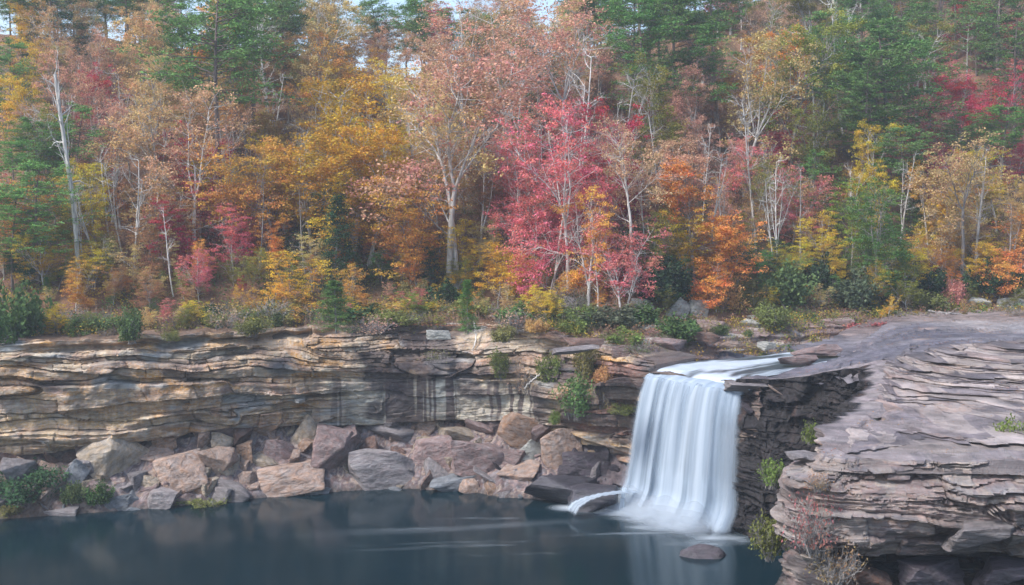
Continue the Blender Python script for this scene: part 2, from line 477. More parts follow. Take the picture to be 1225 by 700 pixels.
# ---------------------------------------------------------------- right gorge wall (bay + near overhanging face)
def build_wall():
    s, P, Nn0 = smooth_path(np.concatenate([[(15.8, 93.2), (18.2, 90.6)], BAY]), 1050)
    Nn = -Nn0 * 1.0
    # travel goes bay -> near edge -> right; outward is to the right hand of travel reversed: check by sign
    c0 = np.array([10.0, 75.0])
    k = 160
    if np.dot(c0 - P[k], Nn[k]) < 0:
        Nn = -Nn
    nw = 190
    nin = 30
    nv = nw + nin
    S = s[None, :].repeat(nv, 0)
    xs = P[:, 0][None, :].repeat(nv, 0); ys = P[:, 1][None, :].repeat(nv, 0)
    nearf = sst((66 - ys) / 5)
    start = sst((s - 2.6) / 2.2)
    top = slabZ(P[:, 0], P[:, 1])
    top = np.where(s < 4.8, np.minimum(top, 10.9 + 1.8 * start), top)
    Z = np.zeros_like(S); IN = np.zeros_like(S)
    for q in range(nw):
        Z[q] = -1 + (top + 1) * (q / (nw - 1))
    for q in range(nin):
        IN[nw + q] = (q + 1) * .07
        Z[nw + q] = top
    st = Strata(21, .22, 1.2, 1.6, 5)
    st2 = Strata(23, .06, .22, 3, 12)
    warp = .55 * fbm(S / 10, Z / 5, 0, 3, 141) + .10 * fbm(S / 1.6, Z / 1.2, 0, 2, 143) - .05 * (S - s[-1] * .6) * nearf
    cross = sst((vn(S / 4.0, Z / 1.2, 0, 147) - .5) / .05)
    ZZ = Z + warp + cross * (.10 * (S - 40) + .5 * fbm(S / 3, Z / 2, 0, 2, 148))
    # near face: overhang; bottom undercut below z 8
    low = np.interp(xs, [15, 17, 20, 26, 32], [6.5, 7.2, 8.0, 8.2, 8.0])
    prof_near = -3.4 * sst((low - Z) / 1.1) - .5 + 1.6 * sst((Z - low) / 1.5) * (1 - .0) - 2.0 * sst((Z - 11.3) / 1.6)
    prof_bay = 4.6 * (1 - np.clip(Z / 12, 0, 1)) ** 1.1 * sst((S - 3.2) / 5) + (1.3 * fbm(S / 2.6, Z / 3.2, 0, 4, 151) + .5 * fbm(S / .9, Z / 1.1, 0, 3, 155)) * sst((S - 3.4) / 4)
    prof = prof_near * nearf + prof_bay * (1 - nearf)
    patch = sst((vn(S / 2.5, Z / 1.1, 0, 149) - .25) / .4)
    o1, i1, j1, lr, br, f1 = st(S, ZZ, 1.0 * nearf + .7 * (1 - nearf), .3)
    o2, i2, j2, lr2, br2, f2 = st2(S, ZZ, (.34 * nearf + .16 * (1 - nearf)) * (.1 + .9 * patch), .35)
    off = prof + (o1 + o2) * sst((S - 2) / 4) + .25 * fbm(S / 1.1, Z / .8, 0, 4, 153)
    lip = off[nw - 1][None, :]
    off = np.where(IN > 0, lip - IN, off)
    X = P[:, 0][None, :] + Nn[:, 0][None, :] * off
    Y = P[:, 1][None, :] + Nn[:, 1][None, :] * off
    zt = slabZ(X, Y) + .05 * fbm(X * 1.2, Y * 1.2, 0, 3, 8) + .03
    zt = np.where(S < 4.8, np.minimum(zt, top[None, :]), zt)
    Zp = np.where(IN > 0, zt - .3 * sst((IN - 1.5) / .6), Z)
    g = [(.29, .235, .24), (.20, .165, .18), (.36, .31, .28), (.32, .22, .20), (.15, .125, .14), (.41, .34, .29), (.25, .24, .26)]
    c = pal(g, (lr * .55 + br * .45 + .2 * fbm(S / 2, Z, 0, 3, 3)) % 1)
    c = mix(c, pal(g, hsh(i2, j2, 5)), np.full(S.shape, .5))
    c = mix(c, (.42, .24, .14), sst((fbm(S / 2.5, ZZ / .6, 0, 4, 171) - .3) / .3) * .6)
    c = mix(c, (.12, .11, .115), sst((fbm(S / 3, ZZ / 1.2, 0, 4, 175) - .18) / .25) * .6)
    c = mix(c, (.26, .23, .26), np.where(IN > 0, .7, 0))
    # faces that stay wet beside the fall are black with algae
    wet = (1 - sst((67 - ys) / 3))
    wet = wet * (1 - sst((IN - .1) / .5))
    wet = np.maximum(wet, sst((low - Z + .3) / .8) * nearf * .8)  # undercut below the near face blackened as well: its shade put into the colour
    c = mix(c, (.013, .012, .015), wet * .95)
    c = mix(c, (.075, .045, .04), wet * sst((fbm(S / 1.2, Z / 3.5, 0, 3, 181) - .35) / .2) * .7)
    c = c * (1 + .35 * fbm(S * 1.4, ZZ * 5, 0, 3, 97))[..., None]
    lum = c.mean(-1, keepdims=True)
    c = (c * .75 + lum * .25) * np.array((1.06, 1.0, .94))
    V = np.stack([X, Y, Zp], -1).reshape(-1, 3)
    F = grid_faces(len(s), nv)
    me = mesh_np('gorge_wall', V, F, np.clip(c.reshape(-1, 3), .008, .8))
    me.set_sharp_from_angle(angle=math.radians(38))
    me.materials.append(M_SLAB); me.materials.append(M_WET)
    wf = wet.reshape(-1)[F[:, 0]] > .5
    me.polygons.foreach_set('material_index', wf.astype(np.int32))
    return link('gorge_wall_terrain', me, None, kind='structure')


def inside_bay(X, Y, inset=0.0):
    """inside the slab's outline: right of / behind the bay polyline"""
    poly = [tuple(p) for p in BAY] + [(90, 53), (90, 125), (10, 125), (10.5, 101), (19.3, 93.5)]
    px = np.array([p[0] for p in poly]); py = np.array([p[1] for p in poly])
    ins = np.zeros(X.shape, bool)
    dist = np.full(X.shape, 1e9)
    j = len(poly) - 1
    for i in range(len(poly)):
        x1, y1, x2, y2 = px[i], py[i], px[j], py[j]
        cond = ((y1 > Y) != (y2 > Y)) & (X < (x2 - x1) * (Y - y1) / (y2 - y1 + 1e-9) + x1)
        ins ^= cond
        if i < len(BAY):
            dx, dy = x2 - x1, y2 - y1
            t = np.clip(((X - x1) * dx + (Y - y1) * dy) / (dx * dx + dy * dy), 0, 1)
            if i > 0:
                dist = np.minimum(dist, np.hypot(X - x1 - t * dx, Y - y1 - t * dy))
        j = i
    return ins, dist


def build_slab():
    xs = np.arange(12, 62, .11)
    ys = np.concatenate([np.arange(54.5, 84, .09), np.arange(84, 122, .2)])
    X0, Y0 = np.meshgrid(xs, ys)
    Z = slabZ(X0, Y0)
    # terraces: rows pushed along Y by a staircase in z
    wz = Z + .45 * fbm(X0 / 20, Y0 / 8, 0, 3, 201) + .05 * fbm(X0 / 1.1, Y0 / 2.5, 0, 3, 203)
    st = Strata(31, .05, .42, 1, 3)
    i = np.clip(np.searchsorted(st.b, wz), 1, 598)
    t = st.t[i]; f = (wz - st.b[i - 1]) / t
    slope = np.clip(np.gradient(Z, axis=0) / np.gradient(Y0, axis=0), .02, .5)
    run = t / slope
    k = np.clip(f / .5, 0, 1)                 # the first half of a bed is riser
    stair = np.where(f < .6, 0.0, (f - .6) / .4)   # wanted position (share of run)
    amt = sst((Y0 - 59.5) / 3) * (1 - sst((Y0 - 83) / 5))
    soft = vn(X0 / 6, Y0 / 2.5, 0, 205)
    amt = amt * np.clip(.6 + .8 * soft, 0, 1)
    dY = (stair - f) * run * amt
    dY = np.clip(dY, -3.2, 3.2) + amt * (.6 * sst((.16 - f) / .14) * np.clip(t / .3, .1, 1.1)) * vn(X0 / 3, i * 2.2, 0, 233) * 1.6
    # ragged ledge edges
    br = hsh(i, np.floor(X0 / (.4 + 1.6 * hsh(i, 3)) + hsh(i, 9) * 9 + .6 * vn(X0 / 2, i, 0, 235)), 7)
    dY = dY + (br - .5) * .9 * amt + .22 * fbm(X0 / .7, i * 3.1, 0, 4, 211) * amt
    Y = Y0 + dY
    Zp = Z + .06 * fbm(X0 / 2.2, Y / 1.4, 0, 4, 213) + .34 * fbm(X0 / 2.0, Y / 1.6, 0, 5, 214) * sst((30 - X0) / 5) * sst((Y0 - 64) / 4)
    # far, water-worn beds: low steps that run obliquely
    q = (Y0 * .95 - X0 * .28) / 2.4 + 1.2 * fbm(X0 / 13, Y0 / 6, 0, 3, 215)
    fr = q - np.floor(q)
    far = sst((Y0 - 82) / 5)
    Zp = Zp + far * (.6 * (fr ** 4 - .4) * (hsh(np.floor(q), 2) * 1.3))
    Zp = Zp + far * .25 * fbm(X0 / 5, Y0 / 2.2, 0, 4, 217)
    ins, dist = inside_bay(X0, Y0)
    Zp = Zp - .45 * sst((1.1 - dist) / .8)
    g = [(.25, .21, .235), (.18, .155, .185), (.33, .28, .28), (.14, .12, .145), (.40, .33, .30), (.31, .225, .215)]
    c = pal(g, (hsh(i, 4) * .6 + hsh(i, np.floor(X0 / 2.1 + hsh(i, 8) * 5), 4) * .4 + .3 * fbm(X0 / 6, Y0 / 2, 0, 3, 5)) % 1)
    thin = fbm(X0 / 5, wz * 14, 0, 3, 221)
    c = c * (1 + .5 * thin)[..., None]
    c = mix(c, (.05, .042, .05), amt * sst((.22 - f) / .15) * .7)  # foot of each riser darkened: crevice shade painted into the beds
    # smooth purple-grey water-worn rock
    sm = np.maximum(far, 1 - amt)
    c = c * .92
    wash = fbm(X0 / 15, Y0 / 1.5, 0, 5, 223)
    pur = mix(np.broadcast_to(np.array((.155, .135, .155)), c.shape), (.24, .205, .205), sst((wash + .25) / .6))
    pur = mix(pur, (.27, .22, .19), (1 - far) * .55)
    pur = mix(pur, (.075, .07, .09), sst((fbm(X0 / 7, Y0 / 1.6, 0, 4, 225) - .12) / .4) * .6)
    c = mix(c, pur, sm * .85)
    c = c * (1 + .18 * (1 - far))[..., None]
    lum = c.mean(-1, keepdims=True)
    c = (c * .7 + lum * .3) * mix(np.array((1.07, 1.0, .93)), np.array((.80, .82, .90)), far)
    c = c * (1 + .35 * fbm(X0 / 7, Y0 * 1.3, 0, 4, 229) * sm)[..., None]
    c = mix(c, (.44, .31, .25), sst((fbm(X0 / 4, Y0 / 1.2, 0, 4, 227) - .32) / .25) * .5)
    # wet, dark by the river and the bay
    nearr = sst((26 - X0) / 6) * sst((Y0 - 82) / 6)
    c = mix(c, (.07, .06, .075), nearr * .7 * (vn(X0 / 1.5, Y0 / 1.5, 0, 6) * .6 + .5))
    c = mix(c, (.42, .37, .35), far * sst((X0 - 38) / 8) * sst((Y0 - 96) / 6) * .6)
    c = mix(c, (.20, .13, .10), sst((Y0 - 108) / 4) * .6)
    F = grid_faces(len(xs), len(ys))
    keep = ins.reshape(-1)[F].all(1)
    F = F[keep]
    V = np.stack([X0 + .12 * fbm(X0 / .8, Y0 / .8, 0, 2, 231) * amt, Y, Zp], -1).reshape(-1, 3)
    used = np.unique(F); remap = np.full(len(V), -1); remap[used] = np.arange(len(used))
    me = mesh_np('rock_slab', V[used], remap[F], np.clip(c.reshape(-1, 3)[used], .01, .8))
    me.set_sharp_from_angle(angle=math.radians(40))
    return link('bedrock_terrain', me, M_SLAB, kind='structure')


# ---------------------------------------------------------------- hillside
def litter_material():
    m, nt, nd, lk, out = new_mat('leaf_litter_ground')
    a = N(nd, 'ShaderNodeAttribute'); a.attribute_name = 'Col'
    tc = N(nd, 'ShaderNodeTexCoord')
    n1 = N(nd, 'ShaderNodeTexNoise'); n1.inputs['Scale'].default_value = 5; n1.inputs['Detail'].default_value = 8; n1.inputs['Roughness'].default_value = .8
    lk.new(tc.outputs['Object'], n1.inputs['Vector'])
    vr = N(nd, 'ShaderNodeMapRange'); vr.inputs['From Min'].default_value = .3; vr.inputs['From Max'].default_value = .7
    vr.inputs['To Min'].default_value = .3; vr.inputs['To Max'].default_value = 1.7
    lk.new(n1.outputs['Fac'], vr.inputs['Value'])
    hs = N(nd, 'ShaderNodeHueSaturation'); lk.new(vr.outputs[0], hs.inputs['Value']); lk.new(a.outputs['Color'], hs.inputs['Color'])
    b = N(nd, 'ShaderNodeBsdfPrincipled'); b.inputs['Roughness'].default_value = 1
    lk.new(hs.outputs[0], b.inputs['Base Color'])
    bp = N(nd, 'ShaderNodeBump'); bp.inputs['Strength'].default_value = .6; bp.inputs['Distance'].default_value = .2
    lk.new(n1.outputs['Fac'], bp.inputs['Height']); lk.new(bp.outputs[0], b.inputs['Normal'])
    lk.new(b.outputs[0], out.inputs[0])
    return m


M_LITTER = litter_material()


def build_hill():
    xs = np.concatenate([np.arange(-420, -90, 10), np.arange(-90, 110, .35), np.arange(110, 421, 10)])
    ts = np.concatenate([np.arange(-1.6, 12, .16), np.arange(12, 60, .6), np.arange(60, 130, 2), np.arange(130, 1500, 40)])
    X, T = np.meshgrid(xs, ts)
    Y = rimY(X) + T + setback(X) * np.clip(1 - T / 9, 0, 1.1)
    Z = hillZ(X, Y) - .5 * sst((.9 - T) / 1.6) * (X < 12.6) - .3 * np.clip(-T, 0, 5)
    # ledges of pale rock on the river bank (right) and rim
    k = sst((X - 1) / 5) * (1 - sst((T - 6.5) / 2)) * sst((T + 1.2) / .8)
    st = Strata(51, .18, .6)
    wz = Z + .3 * fbm(X / 4, Y / 4, 0, 3, 301)
    i = np.clip(np.searchsorted(st.b, wz), 1, 598); f = (wz - st.b[i - 1]) / st.t[i]
    Y2 = Y + (np.where(f < .6, 0, (f - .6) / .4) - f) * np.clip(st.t[i] / .45, 0, 1.3) * k + .5 * (hsh(i, np.floor(X / 1.3 + hsh(i, 5) * 4), 2) - .5) * k
    c = np.broadcast_to(np.array((.16, .085, .05)), X.shape + (3,))
    c = mix(c, (.24, .13, .075), sst(fbm(X / 2, Y / 2, 0, 4, 311) / .4 + .5))
    c = mix(c, (.10, .075, .04), sst(fbm(X / 7, Y / 7, 0, 4, 313) / .4))
    g = [(.40, .36, .33), (.30, .25, .25), (.22, .17, .17), (.44, .40, .36), (.33, .24, .21)]
    rk = k * (.95 - .5 * sst((T - 3.5) / 3)) + .3 * (T < .4)
    c = mix(c, pal(g, (hsh(i, 6) * .6 + hsh(i, np.floor(X / 1.5), 6) * .4) % 1), np.clip(rk * (vn(X / 1.8, Y, 0, 55) * .8 + .4), 0, 1))
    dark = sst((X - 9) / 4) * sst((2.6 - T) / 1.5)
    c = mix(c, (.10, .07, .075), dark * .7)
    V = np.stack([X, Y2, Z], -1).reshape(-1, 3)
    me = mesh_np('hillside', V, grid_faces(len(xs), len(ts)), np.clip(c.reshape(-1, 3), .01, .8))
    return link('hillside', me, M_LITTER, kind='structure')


def build_talus():
    xs = np.arange(-75, 12.6, .13)
    a = np.linspace(-.5, 1.25, 110)
    X, A = np.meshgrid(xs, a)
    Y = shoreY(X) + A * (cliffY(X) - shoreY(X))
    Z = talusZ(X, Y)
    # rubble: small cell-like lumps
    cx, cy = X / .55, Y / .55
    n = vn(cx, cy, 0, 401); n2 = vn(cx * 2.3, cy * 2.3, 0, 402)
    Z = Z + .30 * n + .12 * n2
    g = [(.25, .18, .16), (.17, .13, .13), (.30, .23, .19), (.13, .09, .085), (.21, .18, .18)]
    c = pal(g, (vn(cx * .9, cy * .9, 0, 405) * 1.4) % 1)
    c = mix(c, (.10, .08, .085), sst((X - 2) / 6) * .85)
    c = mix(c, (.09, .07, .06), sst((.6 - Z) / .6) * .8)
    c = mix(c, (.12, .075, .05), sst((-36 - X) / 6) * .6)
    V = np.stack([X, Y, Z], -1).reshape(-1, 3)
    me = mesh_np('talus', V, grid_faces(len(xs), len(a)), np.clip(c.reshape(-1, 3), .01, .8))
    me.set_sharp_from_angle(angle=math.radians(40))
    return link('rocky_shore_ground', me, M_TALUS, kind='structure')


build_cliff()
build_wall()
build_slab()
build_hill()
build_talus()


# ---------------------------------------------------------------- water
LIPL = np.array((12.2, 98.6)); LIPR = np.array((19.4, 89.6))
FDIR = np.array((-.80, -.60))


def pool_material():
    m, nt, nd, lk, out = new_mat('pool_water')
    tc = N(nd, 'ShaderNodeTexCoord')
    mp = N(nd, 'ShaderNodeMapping'); mp.inputs['Scale'].default_value = (.05, .22, 1)
    lk.new(tc.outputs['Object'], mp.inputs['Vector'])
    ns = N(nd, 'ShaderNodeTexNoise'); ns.inputs['Scale'].default_value = 1.0; ns.inputs['Detail'].default_value = 3
    lk.new(mp.outputs[0], ns.inputs['Vector'])
    # foam (uv.x holds how foamy the surface is there, broken by noise)
    a = N(nd, 'ShaderNodeAttribute'); a.attribute_name = 'Col'
    sep = N(nd, 'ShaderNodeSeparateColor'); lk.new(a.outputs['Color'], sep.inputs[0])
    fo = N(nd, 'ShaderNodeMixRGB'); fo.inputs['Color1'].default_value = (.002, .014, .020, 1); fo.inputs['Color2'].default_value = (.54, .60, .66, 1)
    lk.new(sep.outputs[0], fo.inputs['Fac'])
    b = N(nd, 'ShaderNodeBsdfPrincipled')
    b.inputs['Roughness'].default_value = .16
    b.inputs['IOR'].default_value = 1.33
    lk.new(fo.outputs[0], b.inputs['Base Color'])
    rr = N(nd, 'ShaderNodeMapRange'); rr.inputs['To Min'].default_value = .15; rr.inputs['To Max'].default_value = .8
    lk.new(sep.outputs[0], rr.inputs['Value']); lk.new(rr.outputs[0], b.inputs['Roughness'])
    bp = N(nd, 'ShaderNodeBump'); bp.inputs['Strength'].default_value = .05; bp.inputs['Distance'].default_value = .3
    lk.new(ns.outputs['Fac'], bp.inputs['Height']); lk.new(bp.outputs[0], b.inputs['Normal'])
    lk.new(b.outputs[0], out.inputs[0])
    return m


def build_pool():
    xs = np.concatenate([np.arange(-300, -70, 10), np.arange(-70, 40, .3), np.arange(40, 200, 10)])
    ys = np.concatenate([np.arange(-100, 50, 10), np.arange(50, 112, .3), np.arange(112, 130, 6)])
    X, Y = np.meshgrid(xs, ys)
    A = LIPL + FDIR * 2.6; B = LIPR + FDIR * 2.6 + (LIPL - LIPR) * .14
    d = B - A; L = np.linalg.norm(d); d = d / L
    u = np.clip((X - A[0]) * d[0] + (Y - A[1]) * d[1], 0, L)
    qx, qy = X - A[0] - u * d[0], Y - A[1] - u * d[1]
    dist = np.hypot(qx, qy)
    n = fbm(X / 3.5, Y / 1.6, 0, 4, 501)
    foam = sst((5.2 - dist + 3.2 * n) / 6.0) ** 1.5
    foam = np.clip(foam, 0, 1)
    # drifting foam streaks, smeared by the long exposure
    fx = X - 13; fy = Y - 92
    st1 = sst((fbm((X + Y * .8) / 16, (Y - X * .10) / 1.1, 0, 4, 507) - .30) / .3) * sst((26 - np.hypot(fx * .8, fy * 1.3)) / 18) * .22
    st2 = np.exp(-((Y - (90.2 + .12 * (X + 3) + 1.0 * np.sin(X / 9))) / .8) ** 2) * sst((X + 22) / 16) * sst((11 - X) / 8) * .07 * (.5 + vn(X / 2.5, Y, 0, 9))
    # foot of the small cascade
    cc = at(682, 611, 96.0)
    st3 = sst((1.7 - np.hypot((X - cc.x) * .7, (Y - cc.y))) / 1.6) * .75
    foam = np.clip(foam + st1 + st2 + st3, 0, 1)
    col = np.stack([foam, foam, foam], -1).reshape(-1, 3)
    V = np.stack([X, Y, 0 * X], -1).reshape(-1, 3)
    me = mesh_np('pool', V, grid_faces(len(xs), len(ys)), col)
    return link('pool_water', me, pool_material(), kind='structure')


def river_material():
    m, nt, nd, lk, out = new_mat('river_water')
    a = N(nd, 'ShaderNodeAttribute'); a.attribute_name = 'Col'
    b = N(nd, 'ShaderNodeBsdfPrincipled'); b.inputs['Roughness'].default_value = .3
    lk.new(a.outputs['Color'], b.inputs['Base Color'])
    lk.new(b.outputs[0], out.inputs[0])
    return m


def build_river():
    # ribbon from the lip upstream
    n = 90; m = 80
    U = np.linspace(-.04, 1.04, n); T = np.linspace(0, 1, m)
    up = np.array([(0, 0), (2.5, 2.0), (7, 4.3), (10, 5.4), (13.5, 7.2)])
    tt = np.linspace(0, 1, len(up))
    V = []; Cc = []
    for t in T:
        ox, oy = np.interp(t, tt, up[:, 0]), np.interp(t, tt, up[:, 1])
        wl = np.interp(t, [0, .3, .6, 1], [1, .85, .6, .5])
        for u in U:
            base = LIPL + (LIPR - LIPL) * (.5 + (u - .5) * wl)
            rot = t * .5
            V.append((base[0] + ox, base[1] + oy, 12.05 + 1.1 * t ** .7 - .35 * max(0, 1 - t * 9) ** 2))
    V = np.array(V)
    X, Y = V[:, 0], V[:, 1]
    uu = np.tile(U, m); t2 = np.repeat(T, n)
    w = fbm(uu * 9, t2 * 3.2, 0, 4, 601) * .8 + .20 + .6 * (1 - sst(t2 * 4.5)) + .5 * np.exp(-((uu - .30 - .2 * t2) / .16) ** 2) * sst(t2 * 4) - .12
    w = sst((w + .05) / .6)
    V[:, 2] += .07 * fbm(X / 1.1, Y / 1.1, 0, 3, 603)
    col = mix(np.broadcast_to(np.array((.05, .065, .08)), (len(V), 3)), (.50, .57, .64), w)
    me = mesh_np('river', V, grid_faces(n, m), col)
    return link('river_water', me, river_material(), kind='structure')


def fall_material(name, dens, seed, edge=.05):
    m, nt, nd, lk, out = new_mat(name)
    uv = N(nd, 'ShaderNodeUVMap'); uv.uv_map = 'UVMap'
    sep = N(nd, 'ShaderNodeSeparateXYZ'); lk.new(uv.outputs[0], sep.inputs[0])
    mp = N(nd, 'ShaderNodeMapping'); mp.inputs['Scale'].default_value = (14, .55, 1); mp.inputs['Location'].default_value = (seed, seed * 2.1, 0)
    lk.new(uv.outputs[0], mp.inputs['Vector'])
    n1 = N(nd, 'ShaderNodeTexNoise'); n1.inputs['Scale'].default_value = 1; n1.inputs['Detail'].default_value = 3; n1.inputs['Roughness'].default_value = .45
    lk.new(mp.outputs[0], n1.inputs['Vector'])
    mp2 = N(nd, 'ShaderNodeMapping'); mp2.inputs['Scale'].default_value = (7, .5, 1); mp2.inputs['Location'].default_value = (seed * 3, 0, 0)
    lk.new(uv.outputs[0], mp2.inputs['Vector'])
    n2 = N(nd, 'ShaderNodeTexNoise'); n2.inputs['Scale'].default_value = 1; n2.inputs['Detail'].default_value = 2
    lk.new(mp2.outputs[0], n2.inputs['Vector'])
    av = N(nd, 'ShaderNodeMath', operation='ADD'); lk.new(n1.outputs['Fac'], av.inputs[0]); lk.new(n2.outputs['Fac'], av.inputs[1])
    al = N(nd, 'ShaderNodeMapRange'); al.inputs['From Min'].default_value = 1.0 - dens; al.inputs['From Max'].default_value = 1.6 - dens
    al.interpolation_type = 'SMOOTHSTEP'
    lk.new(av.outputs[0], al.inputs['Value'])
    # thin out towards the sides of the curtain (attribute)
    at_ = N(nd, 'ShaderNodeAttribute'); at_.attribute_name = 'Col'
    sc = N(nd, 'ShaderNodeSeparateColor'); lk.new(at_.outputs['Color'], sc.inputs[0])
    mu = N(nd, 'ShaderNodeMath', operation='MULTIPLY'); mu.use_clamp = True
    lk.new(al.outputs[0], mu.inputs[0]); lk.new(sc.outputs[0], mu.inputs[1])
    cr = N(nd, 'ShaderNodeMixRGB'); cr.inputs['Color1'].default_value = (.36, .44, .53, 1); cr.inputs['Color2'].default_value = (.54, .61, .68, 1)
    cm = N(nd, 'ShaderNodeMapRange'); cm.inputs['From Min'].default_value = .38; cm.inputs['From Max'].default_value = .66
    lk.new(n1.outputs['Fac'], cm.inputs['Value']); lk.new(cm.outputs[0], cr.inputs['Fac'])
    df = N(nd, 'ShaderNodeBsdfDiffuse'); tl = N(nd, 'ShaderNodeBsdfTranslucent')
    lk.new(cr.outputs[0], df.inputs['Color']); lk.new(cr.outputs[0], tl.inputs['Color'])
    ms = N(nd, 'ShaderNodeMixShader'); ms.inputs[0].default_value = .35
    lk.new(df.outputs[0], ms.inputs[1]); lk.new(tl.outputs[0], ms.inputs[2])
    tr = N(nd, 'ShaderNodeBsdfTransparent')
    mm = N(nd, 'ShaderNodeMixShader'); lk.new(mu.outputs[0], mm.inputs[0]); lk.new(tr.outputs[0], mm.inputs[1]); lk.new(ms.outputs[0], mm.inputs[2])
    lk.new(mm.outputs[0], out.inputs[0])
    return m


def build_fall():
    nu, nv = 150, 90
    groups = []
    for k, (out0, dens, amp) in enumerate([(1.5, .66, .22), (2.0, .48, .25), (2.5, .32, .3)]):
        U = np.linspace(0, 1, nu); Vv = np.linspace(0, 1, nv)
        Ug, Vg = np.meshgrid(U, Vv)
        base = LIPL[None, None, :] + (LIPR - LIPL)[None, None, :] * Ug[..., None]
        lipn = .35 * fbm(U * 6, 0, 0, 3, 700)[None, :] + .5 * np.sin(U * PI)[None, :]
        z0 = 11.98 - .05 * k + .12 * fbm(U * 7, 0, 0, 2, 702)[None, :] - .35 * sst((U - .72) / .28)[None, :]
        # parabola: slides over the lip then free fall
        fallz = np.where(Vg < .08, z0 - .35 * (Vg / .08) ** 2, z0 - .35 - (z0 - .35 + .15) * ((Vg - .08) / .92))
        h = (z0 - fallz) / 12.2
        o = lipn + out0 * np.sqrt(np.clip(h, 0, 1)) * (1 + .12 * fbm(U * 10, 0, 0, 2, 703 + k)[None, :]) - .9 * (1 - sst(Vg / .08))
        o = o + amp * fbm(Ug * 11, Vg * .6, k * 3.3, 2, 705) * np.clip(h * 3, 0, 1) ** .5 * (1 - .6 * h)
        o = o + 1.1 * sst((Vg - .75) / .25) ** 2
        # curtain widens a little to the left at the foot
        side = (Ug - .5) * 1.9 * h
        dl = (LIPR - LIPL) / np.linalg.norm(LIPR - LIPL)
        X = base[..., 0] + FDIR[0] * o + dl[0] * side
        Y = base[..., 1] + FDIR[1] * o + dl[1] * side
        # opacity: soft at both sides, thinner on the rocky right
        al = sst(Ug / .05) * sst((1 - Ug) / .06)
        al = al * (1 - .55 * sst((Ug - .80) / .06) * sst((Vg - .12) / .2))
        al = np.clip(al * (1.0 + .9 * sst((Vg - .6) / .3)), 0, 1.3) * (1 - sst((Vg - .95) / .05))
        V = np.stack([X, Y, fallz], -1).reshape(-1, 3)
        cc = np.stack([al, al, al], -1).reshape(-1, 3)
        uvc = np.stack([Ug, Vg], -1).reshape(-1, 2)
        groups.append((V, cc, uvc, fall_material('falling_water_%s' % ('core', 'veil', 'spray')[k], dens, 3.1 * k + 1)))
    V = np.concatenate([g[0] for g in groups]); cc = np.concatenate([g[1] for g in groups]); uvc = np.concatenate([g[2] for g in groups])
    f = grid_faces(nu, nv)
    F = np.concatenate([f + i * nu * nv for i in range(3)])
    me = mesh_np('waterfall', V, F, cc, uvc)
    for g in groups:
        me.materials.append(g[3])
    me.polygons.foreach_set('material_index', np.repeat(np.arange(3), len(f)).astype(np.int32))
    o = link('waterfall_water', me, None, kind='structure')
    return o


def ribbon(name, pts, width, mat, sag=.05):
    """thin flowing water ribbon along pts (world), widths per point"""
    pts = np.array(pts, float); n = 60; m = 12
    tt = np.linspace(0, 1, len(pts)); T = np.linspace(0, 1, n)
    P = np.stack([np.interp(T, tt, pts[:, k]) for k in range(3)], 1)
    Wd = np.interp(T, tt, width)
    V = []; cc = []; uvc = []
    for a in range(n):
        d = P[min(a + 1, n - 1)] - P[max(a - 1, 0)]
        side = np.cross(d, (0, 0, 1)); nn = np.linalg.norm(side)
        side = side / nn if nn > 1e-4 else np.array((1, 0, 0))
        if nn < .35 * np.linalg.norm(d):
            side = np.array((.95, .3, 0))
        for b in range(m):
            u = b / (m - 1)
            V.append(P[a] + side * (u - .5) * Wd[a] + np.array((0, 0, .06 * math.sin(u * PI) + .03 * math.sin(a * 1.3 + b))))
            e = float(sst(min(u, 1 - u) * 3.2) * sst(T[a] * 12 + .1) * sst((1 - T[a]) * 9 + .1))
            cc.append((e * 1.1,) * 3); uvc.append((u * .4, T[a]))
    me = mesh_np(name, np.array(V), grid_faces(m, n), np.array(cc), np.array(uvc))
    return link(name, me, mat, kind='structure')


build_pool()
build_river()
build_fall()


